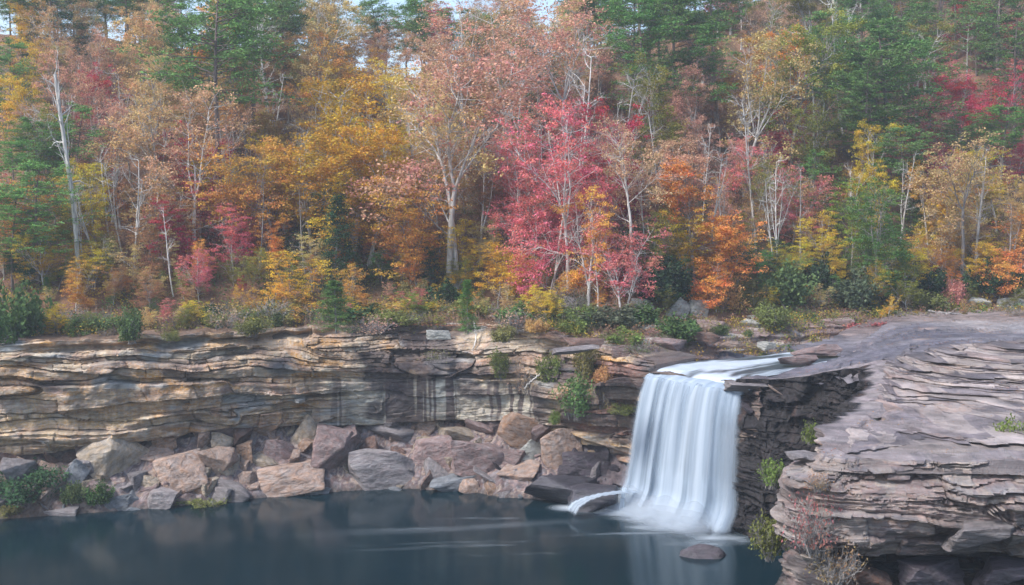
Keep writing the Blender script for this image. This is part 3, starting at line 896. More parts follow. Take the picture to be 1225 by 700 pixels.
def build_foam_mound():
    # boiling foam heaped where the water lands, thinning out over the pool
    m, nt, nd, lk, out = new_mat('boiling_foam')
    a = N(nd, 'ShaderNodeAttribute'); a.attribute_name = 'Col'
    sp = N(nd, 'ShaderNodeSeparateColor'); lk.new(a.outputs['Color'], sp.inputs[0])
    df = N(nd, 'ShaderNodeBsdfDiffuse'); df.inputs['Color'].default_value = (.54, .60, .66, 1)
    tl = N(nd, 'ShaderNodeBsdfTranslucent'); tl.inputs['Color'].default_value = (.54, .60, .66, 1)
    ms = N(nd, 'ShaderNodeMixShader'); ms.inputs[0].default_value = .35
    lk.new(df.outputs[0], ms.inputs[1]); lk.new(tl.outputs[0], ms.inputs[2])
    tr = N(nd, 'ShaderNodeBsdfTransparent')
    mm = N(nd, 'ShaderNodeMixShader'); lk.new(sp.outputs[0], mm.inputs[0]); lk.new(tr.outputs[0], mm.inputs[1]); lk.new(ms.outputs[0], mm.inputs[2])
    lk.new(mm.outputs[0], out.inputs[0])
    A = LIPL + FDIR * 2.4; B = LIPR + FDIR * 2.4
    L = np.linalg.norm(B - A); d = (B - A) / L
    nu, nv = 120, 40
    V = []; F = []; cc = []
    for k, (hh, rr, al) in enumerate([(.35, 4.2, .6), (.7, 3.4, .5), (1.2, 2.6, .35), (1.8, 1.9, .22)]):
        u, v = np.meshgrid(np.linspace(-1.6, L - .2, nu), np.linspace(-1, 1, nv))
        e = sst((u + 1.6) / 2.4) * sst((L - .2 - u) / 2.0)
        prof = (1 - v ** 2)
        z = .06 + hh * prof * e * (.75 + .5 * vn(u / 1.1, v * 1.2, k * 3.1, 801))
        w = rr * (.85 + .3 * vn(u / 1.7, 0, k, 803))
        X = A[0] + d[0] * u + FDIR[0] * (v * w + .5); Y = A[1] + d[1] * u + FDIR[1] * (v * w + .5)
        aa = al * e * sst(prof * 1.4) * (.6 + .6 * vn(u / 1.0, v * 1.6, k * 5, 805))
        V.append(np.stack([X, Y, z], -1).reshape(-1, 3)); cc.append(np.repeat(np.clip(aa, 0, 1).reshape(-1, 1), 3, 1))
        F.append(grid_faces(nu, nv) + k * nu * nv)
    me = mesh_np('foam', np.concatenate(V), np.concatenate(F), np.concatenate(cc))
    link('foam_water', me, m, kind='structure')


build_foam_mound()
M_RIB = fall_material('cascade_water', .36, 9.0)

# small cascade over the ledge left of the fall
ribbon('cascade_water', [at(764, 588, 95.4), at(740, 589, 94.2), at(718, 592, 93.6), at(701, 597, 93.2), at(688, 604, 92.8), at(681, 614, 92.6)], [1.8, 1.7, 1.5, 1.9, 2.5, 3.0], M_RIB)
ribbon('cascade_water', [at(747, 583, 94.6), at(745, 596, 94.2), at(744, 614, 94.0)], [.8, .7, .9], M_RIB)


# ---------------------------------------------------------------- boulders
def rock_mesh(seed, sx=1, sy=1, sz=1, npts=13, box=.5, cuts=5, rough=.05, ball=False):
    r = random.Random(seed)
    bm = bmesh.new()
    for _ in range(npts):
        v = Vector((r.uniform(-1, 1), r.uniform(-1, 1), r.uniform(-1, 1)))
        # push towards the box surface
        k = max(abs(v.x), abs(v.y), abs(v.z))
        v = v / k * (box + (1 - box) * r.random() ** .8)
        if r.random() < .5:
            v = v * .96
        if ball:
            v = v.normalized() * r.uniform(.9, 1)
        bm.verts.new((v.x * sx * .5, v.y * sy * .5, v.z * sz * .5))
    bmesh.ops.convex_hull(bm, input=bm.verts[:])
    loose = [v for v in bm.verts if not v.link_faces]
    bmesh.ops.delete(bm, geom=loose, context='VERTS')
    bmesh.ops.dissolve_limit(bm, angle_limit=math.radians(14), verts=bm.verts[:], edges=bm.edges[:])
    try:
        bmesh.ops.bevel(bm, geom=bm.edges[:], offset=.018, segments=1, affect='EDGES', profile=.5)
    except Exception:
        pass
    bmesh.ops.triangulate(bm, faces=bm.faces[:])
    for _ in range(3):
        long_e = [e for e in bm.edges if e.calc_length() > .16]
        if long_e:
            bmesh.ops.subdivide_edges(bm, edges=long_e, cuts=1, use_grid_fill=True)
            bmesh.ops.triangulate(bm, faces=[f for f in bm.faces if len(f.verts) > 3])
    bm.normal_update()
    co = np.array([v.co[:] for v in bm.verts]); no = np.array([v.normal[:] for v in bm.verts])
    n = fbm(co[:, 0] * 2.5 + seed, co[:, 1] * 2.5, co[:, 2] * 4.5, 4, seed)
    lay = fbm(co[:, 0] * .8, co[:, 1] * .8, co[:, 2] * 14 + seed, 2, seed + 5)
    co = co + no * (rough * n + rough * .6 * lay)[:, None]
    for v, c in zip(bm.verts, co):
        v.co = c
    me = D.meshes.new('boulder')
    bm.to_mesh(me); bm.free()
    me.polygons.foreach_set('use_smooth', np.ones(len(me.polygons), bool))
    me.set_sharp_from_angle(angle=math.radians(26))
    me.materials.append(M_BOULDER)
    return me


ROCKS = [rock_mesh(100 + k, 1, 1, 1, [8, 9, 11, 13][k % 4], [.7, .8, .9][k % 3], rough=.035) for k in range(14)]
FLATS = [rock_mesh(200 + k, 1, 1, 1, 12, .8) for k in range(5)]
ROUND = rock_mesh(320, 1, 1, 1, 34, .8, rough=.07, ball=True)
BLOCK = rock_mesh(301, 1, 1, 1, 26, .94, rough=.03)
BLOCK2 = rock_mesh(309, 1, 1, 1, 22, .9, rough=.04)
ALL = []      # every thing: dict(o, noun, look, px, py, anchor)
RC = dict(pink=(.42, .30, .24), tan=(.46, .37, .28), brown=(.20, .125, .10), grey=(.29, .255, .25), bluegrey=(.23, .24, .255),
          purple=(.30, .215, .20), dark=(.085, .07, .08), orange=(.38, .25, .18), pale=(.42, .41, .37), wet=(.055, .05, .058))


def put_rock(name, px, py, w, h, col, label=None, fn=talusZ, Y=None, me=None, rz=None, tilt=(0, 0), look=None, group=None, depth=None, wet=False, mesh_i=None):
    if Y is None:
        p = ground_hit(px, py + h * .32, fn, 60, 190)
        if p is None or (fn is talusZ and p.y > cliffY(p.x) + .3):
            return None
        Y = p.y
    p = at(px, py, Y)
    sc = F0 / Y
    ww, hh = w / sc, h / sc
    if fn is talusZ and 30 < w < 75 and Y > 85 and label: ww *= 1.15; hh *= 1.15
    if me is None:
        me = ROCKS[(int(px * 7 + py * 3) if mesh_i is None else mesh_i) % len(ROCKS)]
    o = D.objects.new(name, me)
    C.objects.link(o)
    dd = depth if depth else max(hh * .9, ww * .65)
    o.location = (p.x, p.y + dd * .15, p.z)
    o.scale = (ww * 1.12, dd * 1.1, hh * 1.18)
    o.rotation_euler = (tilt[0], tilt[1], rz if rz is not None else random.uniform(-.25, .25))
    c = RC[col]
    k = random.uniform(.82, 1.2)
    o.color = (c[0] * k, c[1] * k, c[2] * k, 1)
    if wet:
        o.material_slots[0].link = 'OBJECT'; o.material_slots[0].material = M_BOULDERWET
    o['category'] = 'rock'
    if group: o['group'] = group
    d = dict(o=o, px=px, py=py, noun='rock', look=look or col, anchor=None, label=label)
    if label: o['label'] = label
    ALL.append(d)
    return o


T = 'boulders fallen below the cliff'
for (px, py, w, h, col, me, tilt, lab, short) in [
    (176, 512, 54, 34, 'brown', 3, (0, -.45), 'brown tilted boulder leaning at the top of the rubble under the overhang', 'the tilted brown boulder'),
    (113, 521, 68, 20, 'brown', 4, (0, -.1), 'long dark rust brown slab lying under the left cliff overhang', 'the long rust brown slab'),
    (134, 550, 62, 50, 'tan', 8, (.2, -.55), 'big pale pinkish slab leaning up beside the blue-grey block', 'the big leaning pale slab'),
    (89, 566, 32, 32, 'bluegrey', 1, (0, .1), 'blue-grey upright block behind the two bright green bushes', 'the blue-grey block'),
    (218, 567, 52, 46, 'pink', 6, (0, -.4), 'large pinkish boulder with a pointed top in the middle of the rubble', 'the large pointed pink boulder'),
    (257, 561, 36, 40, 'pink', 2, (0, .1), 'rounded pinkish boulder right beside the pointed pink boulder', 'the rounded pink boulder'),
    (192, 601, 50, 24, 'grey', 10, (0, -.15), 'flat grey boulder at the waterline below the pointed pink boulder', 'the flat grey waterline boulder'),
    (267, 588, 54, 18, 'grey', 11, (0, .25), 'long light grey slab sloping down to the waterline beside moss', 'the sloping light grey slab'),
    (186, 546, 38, 28, 'pink', 12, (0, -.3), 'cracked pinkish boulder just above the pointed pink boulder', 'the cracked pink boulder'),
    (59, 622, 52, 16, 'grey', 5, (0, -.1), 'flat grey shore slab half in the water at the far left', 'the far left shore slab'),
    (140, 607, 32, 20, 'bluegrey', 7, (0, -.2), 'dark blue-grey boulder at the water edge right of the green bushes', 'the dark blue-grey water edge boulder'),
    (160, 592, 46, 24, 'purple', 9, (0, -.3), 'violet grey boulder behind the dark blue-grey water edge boulder', 'the violet grey boulder'),
    (257, 513, 50, 36, 'purple', 13, (0, .3), 'purple brown angular boulder under the overhang left of the orange boulder', 'the purple brown boulder'),
    (25, 524, 74, 22, 'pale', 0, (0, -.1), 'low pale ledge block under the overhang at the far left', 'the far left pale ledge block'),
    (312, 512, 44, 36, 'orange', 2, (0, .1), 'rounded orange-tan boulder under the cliff with rusty base', 'the rounded orange boulder'),
    (350, 575, 88, 40, 'pink', 6, (0, -.2), 'huge pinkish slab sloping into the pool left of the square block', 'the huge pink slab'),
    (364, 517, 36, 38, 'tan', 1, (0, .05), 'tan block standing right of the rounded orange boulder', 'the tan standing block'),
    (400, 545, 54, 50, 'purple', 8, (0, .15), 'dark faced boulder with pink patches behind the square grey block', 'the dark faced boulder'),
    (515, 553, 46, 40, 'purple', 5, (0, -.1), 'dark brown boulder with an orange stain just right of the square block', 'the dark stained boulder'),
    (375, 590, 40, 12, 'bluegrey', 10, (0, 0), 'flat wet grey stone in the water below the huge pink slab', 'the flat stone below the pink slab'),
    (462, 588, 36, 10, 'bluegrey', 11, (0, 0), 'flat wet grey stone in the water below the square block', 'the flat stone below the square block'),
    (472, 518, 86, 22, 'grey', 4, (0, .04), 'long pale grey slab at the cliff foot above the square block', 'the long pale slab'),
    (395, 512, 40, 24, 'orange', 12, (0, .3), 'orange-tan wedge of rock above the dark faced boulder', 'the orange wedge'),
    (547, 579, 60, 20, 'bluegrey', 13, (0, -.1), 'flat grey boulder at the waterline below the purple boulder', 'the flat waterline boulder in the cove'),
    (591, 574, 46, 22, 'grey', 0, (0, .1), 'low grey boulder at the waterline left of the dark triangular boulder', 'the low grey boulder'),
    (630, 520, 60, 34, 'orange', 7, (0, .25), 'large orange-pink boulder at the top of the rubble towards the fall', 'the large orange-pink boulder'),
    (628, 541, 38, 28, 'pale', 1, (0, .05), 'pale lichened block below the large orange-pink boulder', 'the lichened block'),
    (672, 541, 46, 46, 'pink', 3, (0, -.15), 'purple boulder with a pale lichened top near the waterfall', 'the lichen topped boulder'),
    (703, 558, 56, 28, 'dark', 6, (0, -.05), 'wet dark blue-purple boulder with a pink rim near the fall', 'the wet blue-purple boulder'),
    (620, 587, 56, 38, 'purple', 9, (0, -.2), 'dark violet triangular boulder at the waterline right of the cove', 'the dark triangular boulder'),
    (733, 531, 40, 11, 'dark', 10, (0, -.1), 'thin dark slab balanced on the rubble beside the waterfall', 'the thin dark slab'),
    (620, 563, 50, 30, 'pink', 12, (0, -.4), 'pinkish broken boulder above the dark triangular boulder', 'the broken pink boulder'),
    (333, 543, 34, 26, 'purple', 3, (0, .3), 'violet boulder between the orange boulder and the huge pink slab', 'the violet middle boulder'),
    (290, 545, 28, 24, 'orange', 5, (0, -.3), 'small rusty boulder below the rounded orange boulder', 'the small rusty boulder'),
    (226, 520, 30, 24, 'dark', 7, (0, .2), 'dark boulder wedged right of the tilted brown boulder', 'the wedged dark boulder'),
    (547, 528, 40, 26, 'tan', 2, (0, .2), 'tan boulder at the foot of the cliff above the purple boulder', 'the tan cliff foot boulder'),
]:
    o = put_rock('boulder', px, py, w, h, col, lab, mesh_i=me, tilt=tilt, group=T)
    if o: ALL[-1]['anchor'] = short
for (px, py, w, h, col, me, lab, short) in [
    (458, 563, 78, 44, 'grey', BLOCK, 'big square grey block with vertical streaks standing in the pool edge', 'the square streaked block'),
    (575, 547, 62, 44, 'purple', BLOCK2, 'big purple-brown square boulder with a pale right side above the waterline', 'the purple-brown square boulder'),
]:
    o = put_rock('boulder', px, py, w, h, col, lab, me=me, rz=.06, group=T)
    if o: ALL[-1]['anchor'] = short
for (px, py, w, h, Y, mi, lab, short) in [
    (676, 586, 96, 34, 97.0, 4, 'long low wet dark boulder left of the waterfall foot', 'the long wet boulder'),
    (716, 604, 84, 40, 95.8, 8, 'wet black boulder with a small cascade running over it', 'the cascade boulder'),
    (842, 671, 62, 34, 82.0, 5, 'lone round dark boulder standing in the pool before the fall', 'the lone pool boulder'),
]:
    o = put_rock('boulder', px, py, w, h, 'wet' if Y > 83 else 'dark', lab, Y=Y, mesh_i=mi, rz=0, wet=True, me=ROUND if Y < 83 else None)
    ALL[-1]['anchor'] = short

# small rubble between the big ones: separate stones
random.seed(5)
nf = 0
for _ in range(2500):
    if nf >= 230: break
    px = random.uniform(0, 740); py = random.uniform(505, 618)
    x = (px - 612) / 1300 * 99
    w = random.choice([7, 9, 12, 15, 20, 26, 34] if nf > 90 else [24, 30, 36, 42]) * random.uniform(.8, 1.2)
    if any((abs(d['px'] - px) < (9 if w < 15 else 14)) and abs(d['py'] - py) < 8 for d in ALL):
        continue
    if px > 590: col = random.choice(['purple', 'dark', 'grey', 'dark'])
    elif px < 90: col = random.choice(['brown', 'grey', 'pink'])
    else: col = random.choice(['pink', 'tan', 'grey', 'purple', 'brown', 'pink', 'tan', 'orange'])
    if py > 594: col = random.choice(['grey', 'bluegrey', 'purple'])
    h = w * random.uniform(.45, .85)
    o = put_rock('stone', px, py, w, h, col, tilt=(random.uniform(-.3, .3), random.uniform(-.5, .5)), rz=random.uniform(-3, 3), group='small stones in the rubble below the cliff', look=dict(pink='pinkish', tan='tan', brown='dark brown', grey='grey', bluegrey='blue-grey', purple='violet', dark='blackish', orange='rusty').get(col))
    if o is None: continue
    z = float(talusZ(o.location.x, o.location.y))
    if z < -.3 or o.location.y < float(shoreY(o.location.x)) - .8:
        D.objects.remove(o); ALL.pop(); continue
    o.location.y += .3; o.location.z += .004 * w
    ALL[-1]['size'] = 'small' if w < 12 else ('mid-sized' if w < 19 else 'larger')
    nf += 1

# rocks by the river, on the bank, in the woods
for (px, py, w, h, col, Y, lab, short) in [
    (905, 465, 62, 12, 'grey', 89.5, 'flat grey slab jutting over the right end of the waterfall lip', 'the flat lip slab'),
    (933, 469, 26, 18, 'pink', 88.0, 'pinkish rounded rock at the right end of the waterfall lip', 'the pink lip rock'),
    (893, 487, 20, 16, 'dark', 88.9, 'dark wet rock splitting the right end of the falling water', 'the splitting rock'),
    (870, 411, 26, 8, 'pink', 104.5, 'flat pinkish rock on the bank across the river above the fall', 'the flat pink bank rock'),
    (918, 414, 24, 9, 'pale', 106, 'whitish rock on the far river bank right of the fall', 'the whitish bank rock'),
    (955, 430, 44, 14, 'purple', 95, 'smooth purple rock beside the river right of the lip', 'the purple river rock'),
    (975, 418, 60, 12, 'purple', 100, 'long smooth purple ledge rock behind the river bend', 'the long purple ledge'),
    (800, 412, 44, 14, 'purple', 103.2, 'dark violet ledge block at the rim above the fall', 'the violet rim block'),
    (838, 405, 34, 10, 'brown', 104.5, 'brown flat rock at the rim left of the river', 'the brown rim rock'),
    (760, 421, 50, 14, 'purple', 101.8, 'dark purple overhanging rim block left of the fall top', 'the overhanging rim block'),
]:
    put_rock('boulder', px, py, w, h, col, lab, Y=Y, wet=col in ('dark',)); ALL[-1]['anchor'] = short
for (px, py, w, h, col, lab, short) in [
    (808, 369, 36, 26, 'pale', 'pale lichened boulder in the woods, left of a pair behind green shrubs', 'the pale pair of boulders'),
    (838, 371, 30, 22, 'pale', 'pale lichened boulder in the woods, right of a pair behind green shrubs', None),
    (770, 366, 34, 18, 'pale', 'pale mossy boulder behind the green laurel near the coral maple', None),
    (688, 366, 30, 22, 'grey', 'dark grey boulder behind the twisted bare tree foot', None),
    (475, 264, 26, 10, 'bluegrey', 'grey outcrop block high on the slope between orange crowns', 'the slope outcrop'),
    (455, 271, 22, 8, 'bluegrey', 'lower grey outcrop block high on the slope', None),
    (563, 262, 16, 8, 'grey', 'small grey rock on the slope behind the twin trunked tree', None),
    (983, 363, 22, 9, 'pale', 'whitish flat stone at the forest edge below green rhododendrons', None),
    (1032, 369, 20, 9, 'pale', 'small whitish stone at the foot of the leaning green tree', None),
    (1175, 363, 44, 16, 'pale', 'pale grey outcrop at the forest edge by the right red shrub', 'the pale right outcrop'),
    (1212, 365, 36, 16, 'pale', 'pale outcrop at the far right forest edge', None),
    (1140, 383, 50, 9, 'pale', 'long flat whitish ledge rock in front of the right forest edge', None),
    (1196, 389, 44, 9, 'pale', 'flat whitish ledge rock before the far right outcrop', None),
    (1060, 391, 40, 8, 'pink', 'flat pinkish rock on the leaf covered bank near the red creeper', None),
    (905, 383, 22, 10, 'pale', 'pale square stone on the bank beside yellow-green shrubs', None),
    (775, 393, 80, 9, 'pale', 'long pale grey rim ledge above the waterfall', None),
    (715, 388, 70, 10, 'pale', 'long whitish rim ledge below the twisted bare tree', None),
    (525, 401, 34, 12, 'pale', 'pale lichened ledge block at the rim left of the cedar', None),
]:
    o = put_rock('boulder', px, py, w, h, col, lab, fn=hillZ)
    if o and short: ALL[-1]['anchor'] = short
random.seed(9)
for k in range(16):
    px = random.uniform(640, 1010); py = random.uniform(388, 425)
    put_rock('boulder', px, py, random.uniform(20, 56), random.uniform(7, 13), random.choice(['grey', 'purple', 'pink', 'pale', 'brown', 'grey']), None, fn=hillZ, rz=random.uniform(-.3, .3), look='flat', tilt=(random.uniform(-.1, .1), random.uniform(-.12, .12)), group='flat rocks on the river bank', mesh_i=k)
# blocks broken from the near slab
for (px, py, w, h, col, Y, lab) in [
    (1180, 643, 110, 34, 'grey', 55.3, 'big smooth grey block hanging at the foot of the near rock face'),
    (1120, 690, 90, 30, 'dark', 57.5, 'wet black boulder in the shade below the near rock face'),
    (1205, 690, 80, 34, 'dark', 56.5, 'wet black boulder in the shade at the lower right corner'),
    (1040, 692, 60, 26, 'brown', 57, 'dark brown boulder in the shade below the near rock face'),
    (1068, 528, 50, 8, 'tan', 64, 'thin tan slab lying on the ledge of the near rock'),
    (965, 547, 40, 8, 'grey', 59.8, 'thin grey slab at the tip of the near rock'),
]:
    put_rock('boulder', px, py, w, h, col, lab, Y=Y, wet=col == 'dark', me=FLATS[(px // 5) % 5], rz=.05, depth=2.4)


# ---------------------------------------------------------------- vegetation: meshes
class Tubes:
    def __init__(self):
        self.V = []; self.F = []; self.n = 0

    def add(self, P, R, sides=5):
        P = np.asarray(P, float); R = np.asarray(R, float)
        T = np.gradient(P, axis=0); T /= (np.linalg.norm(T, axis=1)[:, None] + 1e-9)
        ref = np.array((0, 0, 1.0)) if abs(T[0, 2]) < .8 else np.array((1.0, 0, 0))
        A = np.cross(T, ref); A /= (np.linalg.norm(A, axis=1)[:, None] + 1e-9)
        B = np.cross(T, A)
        th = np.arange(sides) * 2 * PI / sides
        V = P[:, None, :] + R[:, None, None] * (np.cos(th)[None, :, None] * A[:, None, :] + np.sin(th)[None, :, None] * B[:, None, :])
        m = len(P)
        i = np.arange(sides); j = (i + 1) % sides
        k = np.arange(m - 1)[:, None] * sides
        F = np.stack([k + i, k + j, k + j + sides, k + i + sides], -1).reshape(-1, 4)
        self.V.append(V.reshape(-1, 3)); self.F.append(F + self.n); self.n += m * sides

    def mesh(self, name, mat):
        me = mesh_np(name, np.concatenate(self.V), np.concatenate(self.F))
        me.materials.append(mat)
        return me


def leaf_mesh(name, cen, size, mat, r, up=.6, aspect=.65, dirs=None):
    n = len(cen)
    nrm = r.normal(size=(n, 3)); nrm[:, 2] = np.abs(nrm[:, 2]) + up
    nrm /= np.linalg.norm(nrm, axis=1)[:, None]
    a = r.normal(size=(n, 3)) if dirs is None else dirs + .35 * r.normal(size=(n, 3))
    a = a - nrm * (a * nrm).sum(1)[:, None]; a /= (np.linalg.norm(a, axis=1)[:, None] + 1e-9)
    b = np.cross(nrm, a)
    s = (size * r.uniform(.6, 1.35, n))[:, None]
    c = cen
    V = np.stack([c - a * s * .5, c + b * s * .5 * aspect + nrm * s * .07, c + a * s * .5, c - b * s * .5 * aspect + nrm * s * .07], 1).reshape(-1, 3)
    F = np.arange(4 * n).reshape(n, 4)
    me = mesh_np(name, V, F, smooth=False)
    me.materials.append(mat)
    return me


def walk(r, p, d, L, n, wob, up=0.0):
    P = [np.array(p, float)]
    d = np.array(d, float); d /= np.linalg.norm(d)
    for _ in range(n):
        d = d + wob * r.normal(size=3) + np.array((0, 0, up))
        d /= np.linalg.norm(d)
        P.append(P[-1] + d * L / n)
    return np.array(P), d


def perp(r, d, ang):
    a = r.normal(size=3); a -= d * a.dot(d); a /= np.linalg.norm(a)
    return d * math.cos(ang) + a * math.sin(ang)


def make_deciduous(seed, H=15.0, leaves=8000, size=.24, fork=.42, spread=.75, sparse=0.0, flat=.5, trunk_r=.2, lean=.04, clump=.30):
    """trunk forks into limbs, limbs into branches, branches into twigs; leaves gather round the twigs"""
    r = np.random.default_rng(seed)
    tb = Tubes(); tips = []
    P, d = walk(r, (0, 0, -.4), (lean * r.normal(), lean * r.normal(), 1), H * fork, 9, .035)
    rad = np.linspace(trunk_r * 1.25, trunk_r * .75, len(P)); rad[0] *= 1.5
    tb.add(P, rad, 7)
    limbs = []
    nl = r.integers(3, 5)
    for k in range(nl):
        ang = r.uniform(.15, .5) * (1 + spread * .4)
        limbs.append((P[-1], perp(r, d, ang if k else .1), H * (1 - fork) * r.uniform(.72, .95), trunk_r * (.62 if k == 0 else .48), P))
    for k in range(r.integers(2, 5)):   # lower side limbs
        q = P[r.integers(5, len(P))]
        limbs.append((q, perp(r, np.array((0, 0, 1.)), r.uniform(.8, 1.25)), H * .30 * r.uniform(.6, 1.1), trunk_r * .3, P))
    for (p, dd, L, rr, _) in limbs:
        P1, d1 = walk(r, p, dd, L, 9, .10, .03)
        tb.add(P1, np.linspace(rr, rr * .22, len(P1)), 5)
        for q in range(2, len(P1)):
            for _ in range(2 if q < 8 else 3):
                ang = r.uniform(.5, 1.15)
                L2 = H * .22 * r.uniform(.5, 1.1) * spread / .75 * (1.15 - .5 * q / len(P1))
                dl = P1[q] - P1[q - 1]; dl /= np.linalg.norm(dl)
                P2, d2 = walk(r, P1[q], perp(r, dl, ang), L2, 5, .17, .03)
                tb.add(P2, np.linspace(rr * .30, rr * .07, len(P2)), 4)
                for w in (2, 3, 4, 5):
                    if r.random() < .85:
                        P3, d3 = walk(r, P2[w], perp(r, d2, r.uniform(.4, 1.0)), H * .065 * r.uniform(.6, 1.3), 2, .2, .04)
                        tb.add(P3, np.linspace(rr * .10, rr * .035, len(P3)), 3)
                        tips.append(P3[-1]); 
                tips.append(P2[-1])
    tips = np.array(tips)
    # some twigs have already lost their leaves, whole sides thin out
    keep = vn(tips[:, 0] / 2.2, tips[:, 1] / 2.2, tips[:, 2] / 2.2, seed) > (.22 + sparse)
    tp = tips[keep]
    idx = r.integers(0, len(tp), leaves)
    wts = r.random(len(tp)) ** 2.2
    idx = r.choice(len(tp), leaves, p=wts / wts.sum())
    cs = clump * H / 15
    cen = tp[idx] + r.normal(size=(leaves, 3)) * np.array((cs, cs, cs * flat))
    return tb.mesh('trunk', M_BARK), leaf_mesh('crown', cen, size, M_LEAF, r, up=.5)


def make_pine(seed, H=20.0, base=.5, leaves=9500, width=.20, droop=0.0, gaps=.3):
    r = np.random.default_rng(seed)
    tb = Tubes()
    P, d = walk(r, (0, 0, -.4), (.03 * r.normal(), .03 * r.normal(), 1), H, 16, .012)
    tb.add(P, np.linspace(.26, .04, len(P)) * H / 20, 7)
    cen = []; dirs = []
    zs = np.linspace(base, .985, 30)
    for q in zs:
        p = np.array([np.interp(q, np.linspace(0, 1, len(P)), P[:, k]) for k in range(3)])
        env = np.sin(np.clip((q - base) / (1 - base) * .82 + .2, 0, 1) * PI) ** .7
        for _ in range(r.integers(1, 4)):
            if r.random() < gaps * .6: continue
            th = r.uniform(0, 2 * PI)
            L = H * width * (.35 + .9 * env) * r.uniform(.5, 1.2)
            dd = (math.cos(th), math.sin(th), r.uniform(-.05, .35) - droop)
            P1, d1 = walk(r, p, dd, L, 7, .09, .03)
            tb.add(P1, np.linspace(.055, .012, len(P1)) * H / 20, 4)
            for w in range(3, 8):
                for _ in range(3):
                    P2, d2 = walk(r, P1[w], perp(r, d1, r.uniform(.4, 1.1)) * np.array((1, 1, .45)), L * .24 * r.uniform(.5, 1.2), 3, .12, .05)
                    tb.add(P2, np.linspace(.018, .006, len(P2)), 3)
                    cen.append(P2[-1]); dirs.append(d2)
    for _ in range(6):      # dead stubs under the crown
        q = r.uniform(base * .55, base); p = P[int(q * 16)]
        th = r.uniform(0, 2 * PI)
        P1, _d = walk(r, p, (math.cos(th), math.sin(th), .1), H * .07 * r.uniform(.5, 1.4), 4, .15)
        tb.add(P1, np.linspace(.035, .008, len(P1)), 3)
    cen = np.array(cen); dirs = np.array(dirs)
    i = r.integers(0, len(cen), leaves)
    c = cen[i] + r.normal(size=(leaves, 3)) * np.array((.30, .30, .07)) * H / 20
    dd = r.normal(size=(leaves, 3)) * np.array((1, 1, .5)) + np.array((0, 0, .5))
    return tb.mesh('trunk', M_BARK), leaf_mesh('crown', c, .34, M_NEEDLE, r, up=.6, aspect=.32, dirs=dd)


def make_conifer(seed, H=7.0, width=.26, leaves=9000, size=.16):
    r = np.random.default_rng(seed)
    tb = Tubes()
    P, d = walk(r, (0, 0, -.3), (.02, .01, 1), H, 10, .02)
    tb.add(P, np.linspace(.10, .015, len(P)) * H / 7, 6)
    cen = []
    for q in np.linspace(.06, .98, 34):
        p = np.array([np.interp(q, np.linspace(0, 1, len(P)), P[:, k]) for k in range(3)])
        for _ in range(4):
            th = r.uniform(0, 2 * PI)
            L = H * width * (1.05 - q) ** .7 * r.uniform(.55, 1.25)
            P1, d1 = walk(r, p, (math.cos(th), math.sin(th), .15), L, 5, .10, -.03)
            tb.add(P1, np.linspace(.02, .005, len(P1)), 3)
            for w in range(2, 6):
                cen.append(P1[w])
    cen = np.array(cen)
    i = r.integers(0, len(cen), leaves)
    c = cen[i] + r.normal(size=(leaves, 3)) * np.array((.2, .2, .09)) * H / 7
    return tb.mesh('trunk', M_BARK), leaf_mesh('crown', c, size, M_NEEDLE, r, up=.9, aspect=.4)


def make_bare(seed, H=12.0, rr=.13, nb=16, L=.16, twig=2, lean=.06, taper=.25, broken=False, forks=1):
    r = np.random.default_rng(seed)
    tb = Tubes(); br = Tubes()
    stems = []
    P, d = walk(r, (0, 0, -.4), (lean * r.normal(), lean * r.normal(), 1), H, 16, .03)
    tb.add(P, np.linspace(rr * 1.2, rr * (taper * 1.8 if broken else taper), len(P)), 7)
    stems.append((P, rr))
    for _ in range(forks - 1):
        k = r.integers(4, 9)
        P1, _ = walk(r, P[k], perp(r, d, r.uniform(.15, .35)), H * (1 - k / 16) * r.uniform(.75, .95), 10, .04, .02)
        tb.add(P1, np.linspace(rr * .65, rr * .15, len(P1)), 6); stems.append((P1, rr * .65))
    for P, r0 in stems:
        for _ in range(nb):
            k = r.integers(int(len(P) * .3), len(P))
            P1, d1 = walk(r, P[k], perp(r, np.array((0, 0, 1.)), r.uniform(.5, 1.35)), H * L * r.uniform(.4, 1.3), 6, .17, .02)
            br.add(P1, np.linspace(r0 * .32, r0 * .06, len(P1)), 4)
            for w in range(2, 7):
                for _ in range(twig):
                    P2, d2 = walk(r, P1[w], perp(r, d1, r.uniform(.4, 1.0)), H * L * .4 * r.uniform(.3, 1.1), 4, .2, .02)
                    br.add(P2, np.linspace(r0 * .11, r0 * .025, len(P2)), 3)
    return tb.mesh('trunk', M_BARK), br.mesh('branches', M_BARK)


def make_shrub(seed, leaves=3200, size=.15, w=1.0, h=1.0, mat=None, twiggy=18, up=.5):
    r = np.random.default_rng(seed)
    tb = Tubes(); cen = []
    for _ in range(twiggy):
        th = r.uniform(0, 2 * PI)
        P, d = walk(r, (.15 * r.normal() * w, .15 * r.normal() * w, -.15), (math.cos(th) * .7 * w, math.sin(th) * .7 * w, 1 * h), .8 * h + .3 * w * r.random(), 6, .13)
        tb.add(P, np.linspace(.022, .006, len(P)), 4)
        for k in range(2, 7):
            for _ in range(2):
                P2, _d = walk(r, P[k], perp(r, d, r.uniform(.5, 1.2)), .33 * r.uniform(.5, 1.2), 3, .2)
                tb.add(P2, np.linspace(.009, .004, len(P2)), 3)
                cen.append(P2[-1])
    cen = np.array(cen)
    i = r.integers(0, len(cen), leaves)
    c = cen[i] + r.normal(size=(leaves, 3)) * .10
    c[:, 2] = np.maximum(c[:, 2], .02)
    return tb.mesh('stems', M_BARK), leaf_mesh('foliage', c, size * .6, mat or M_GREEN, r, up=up)


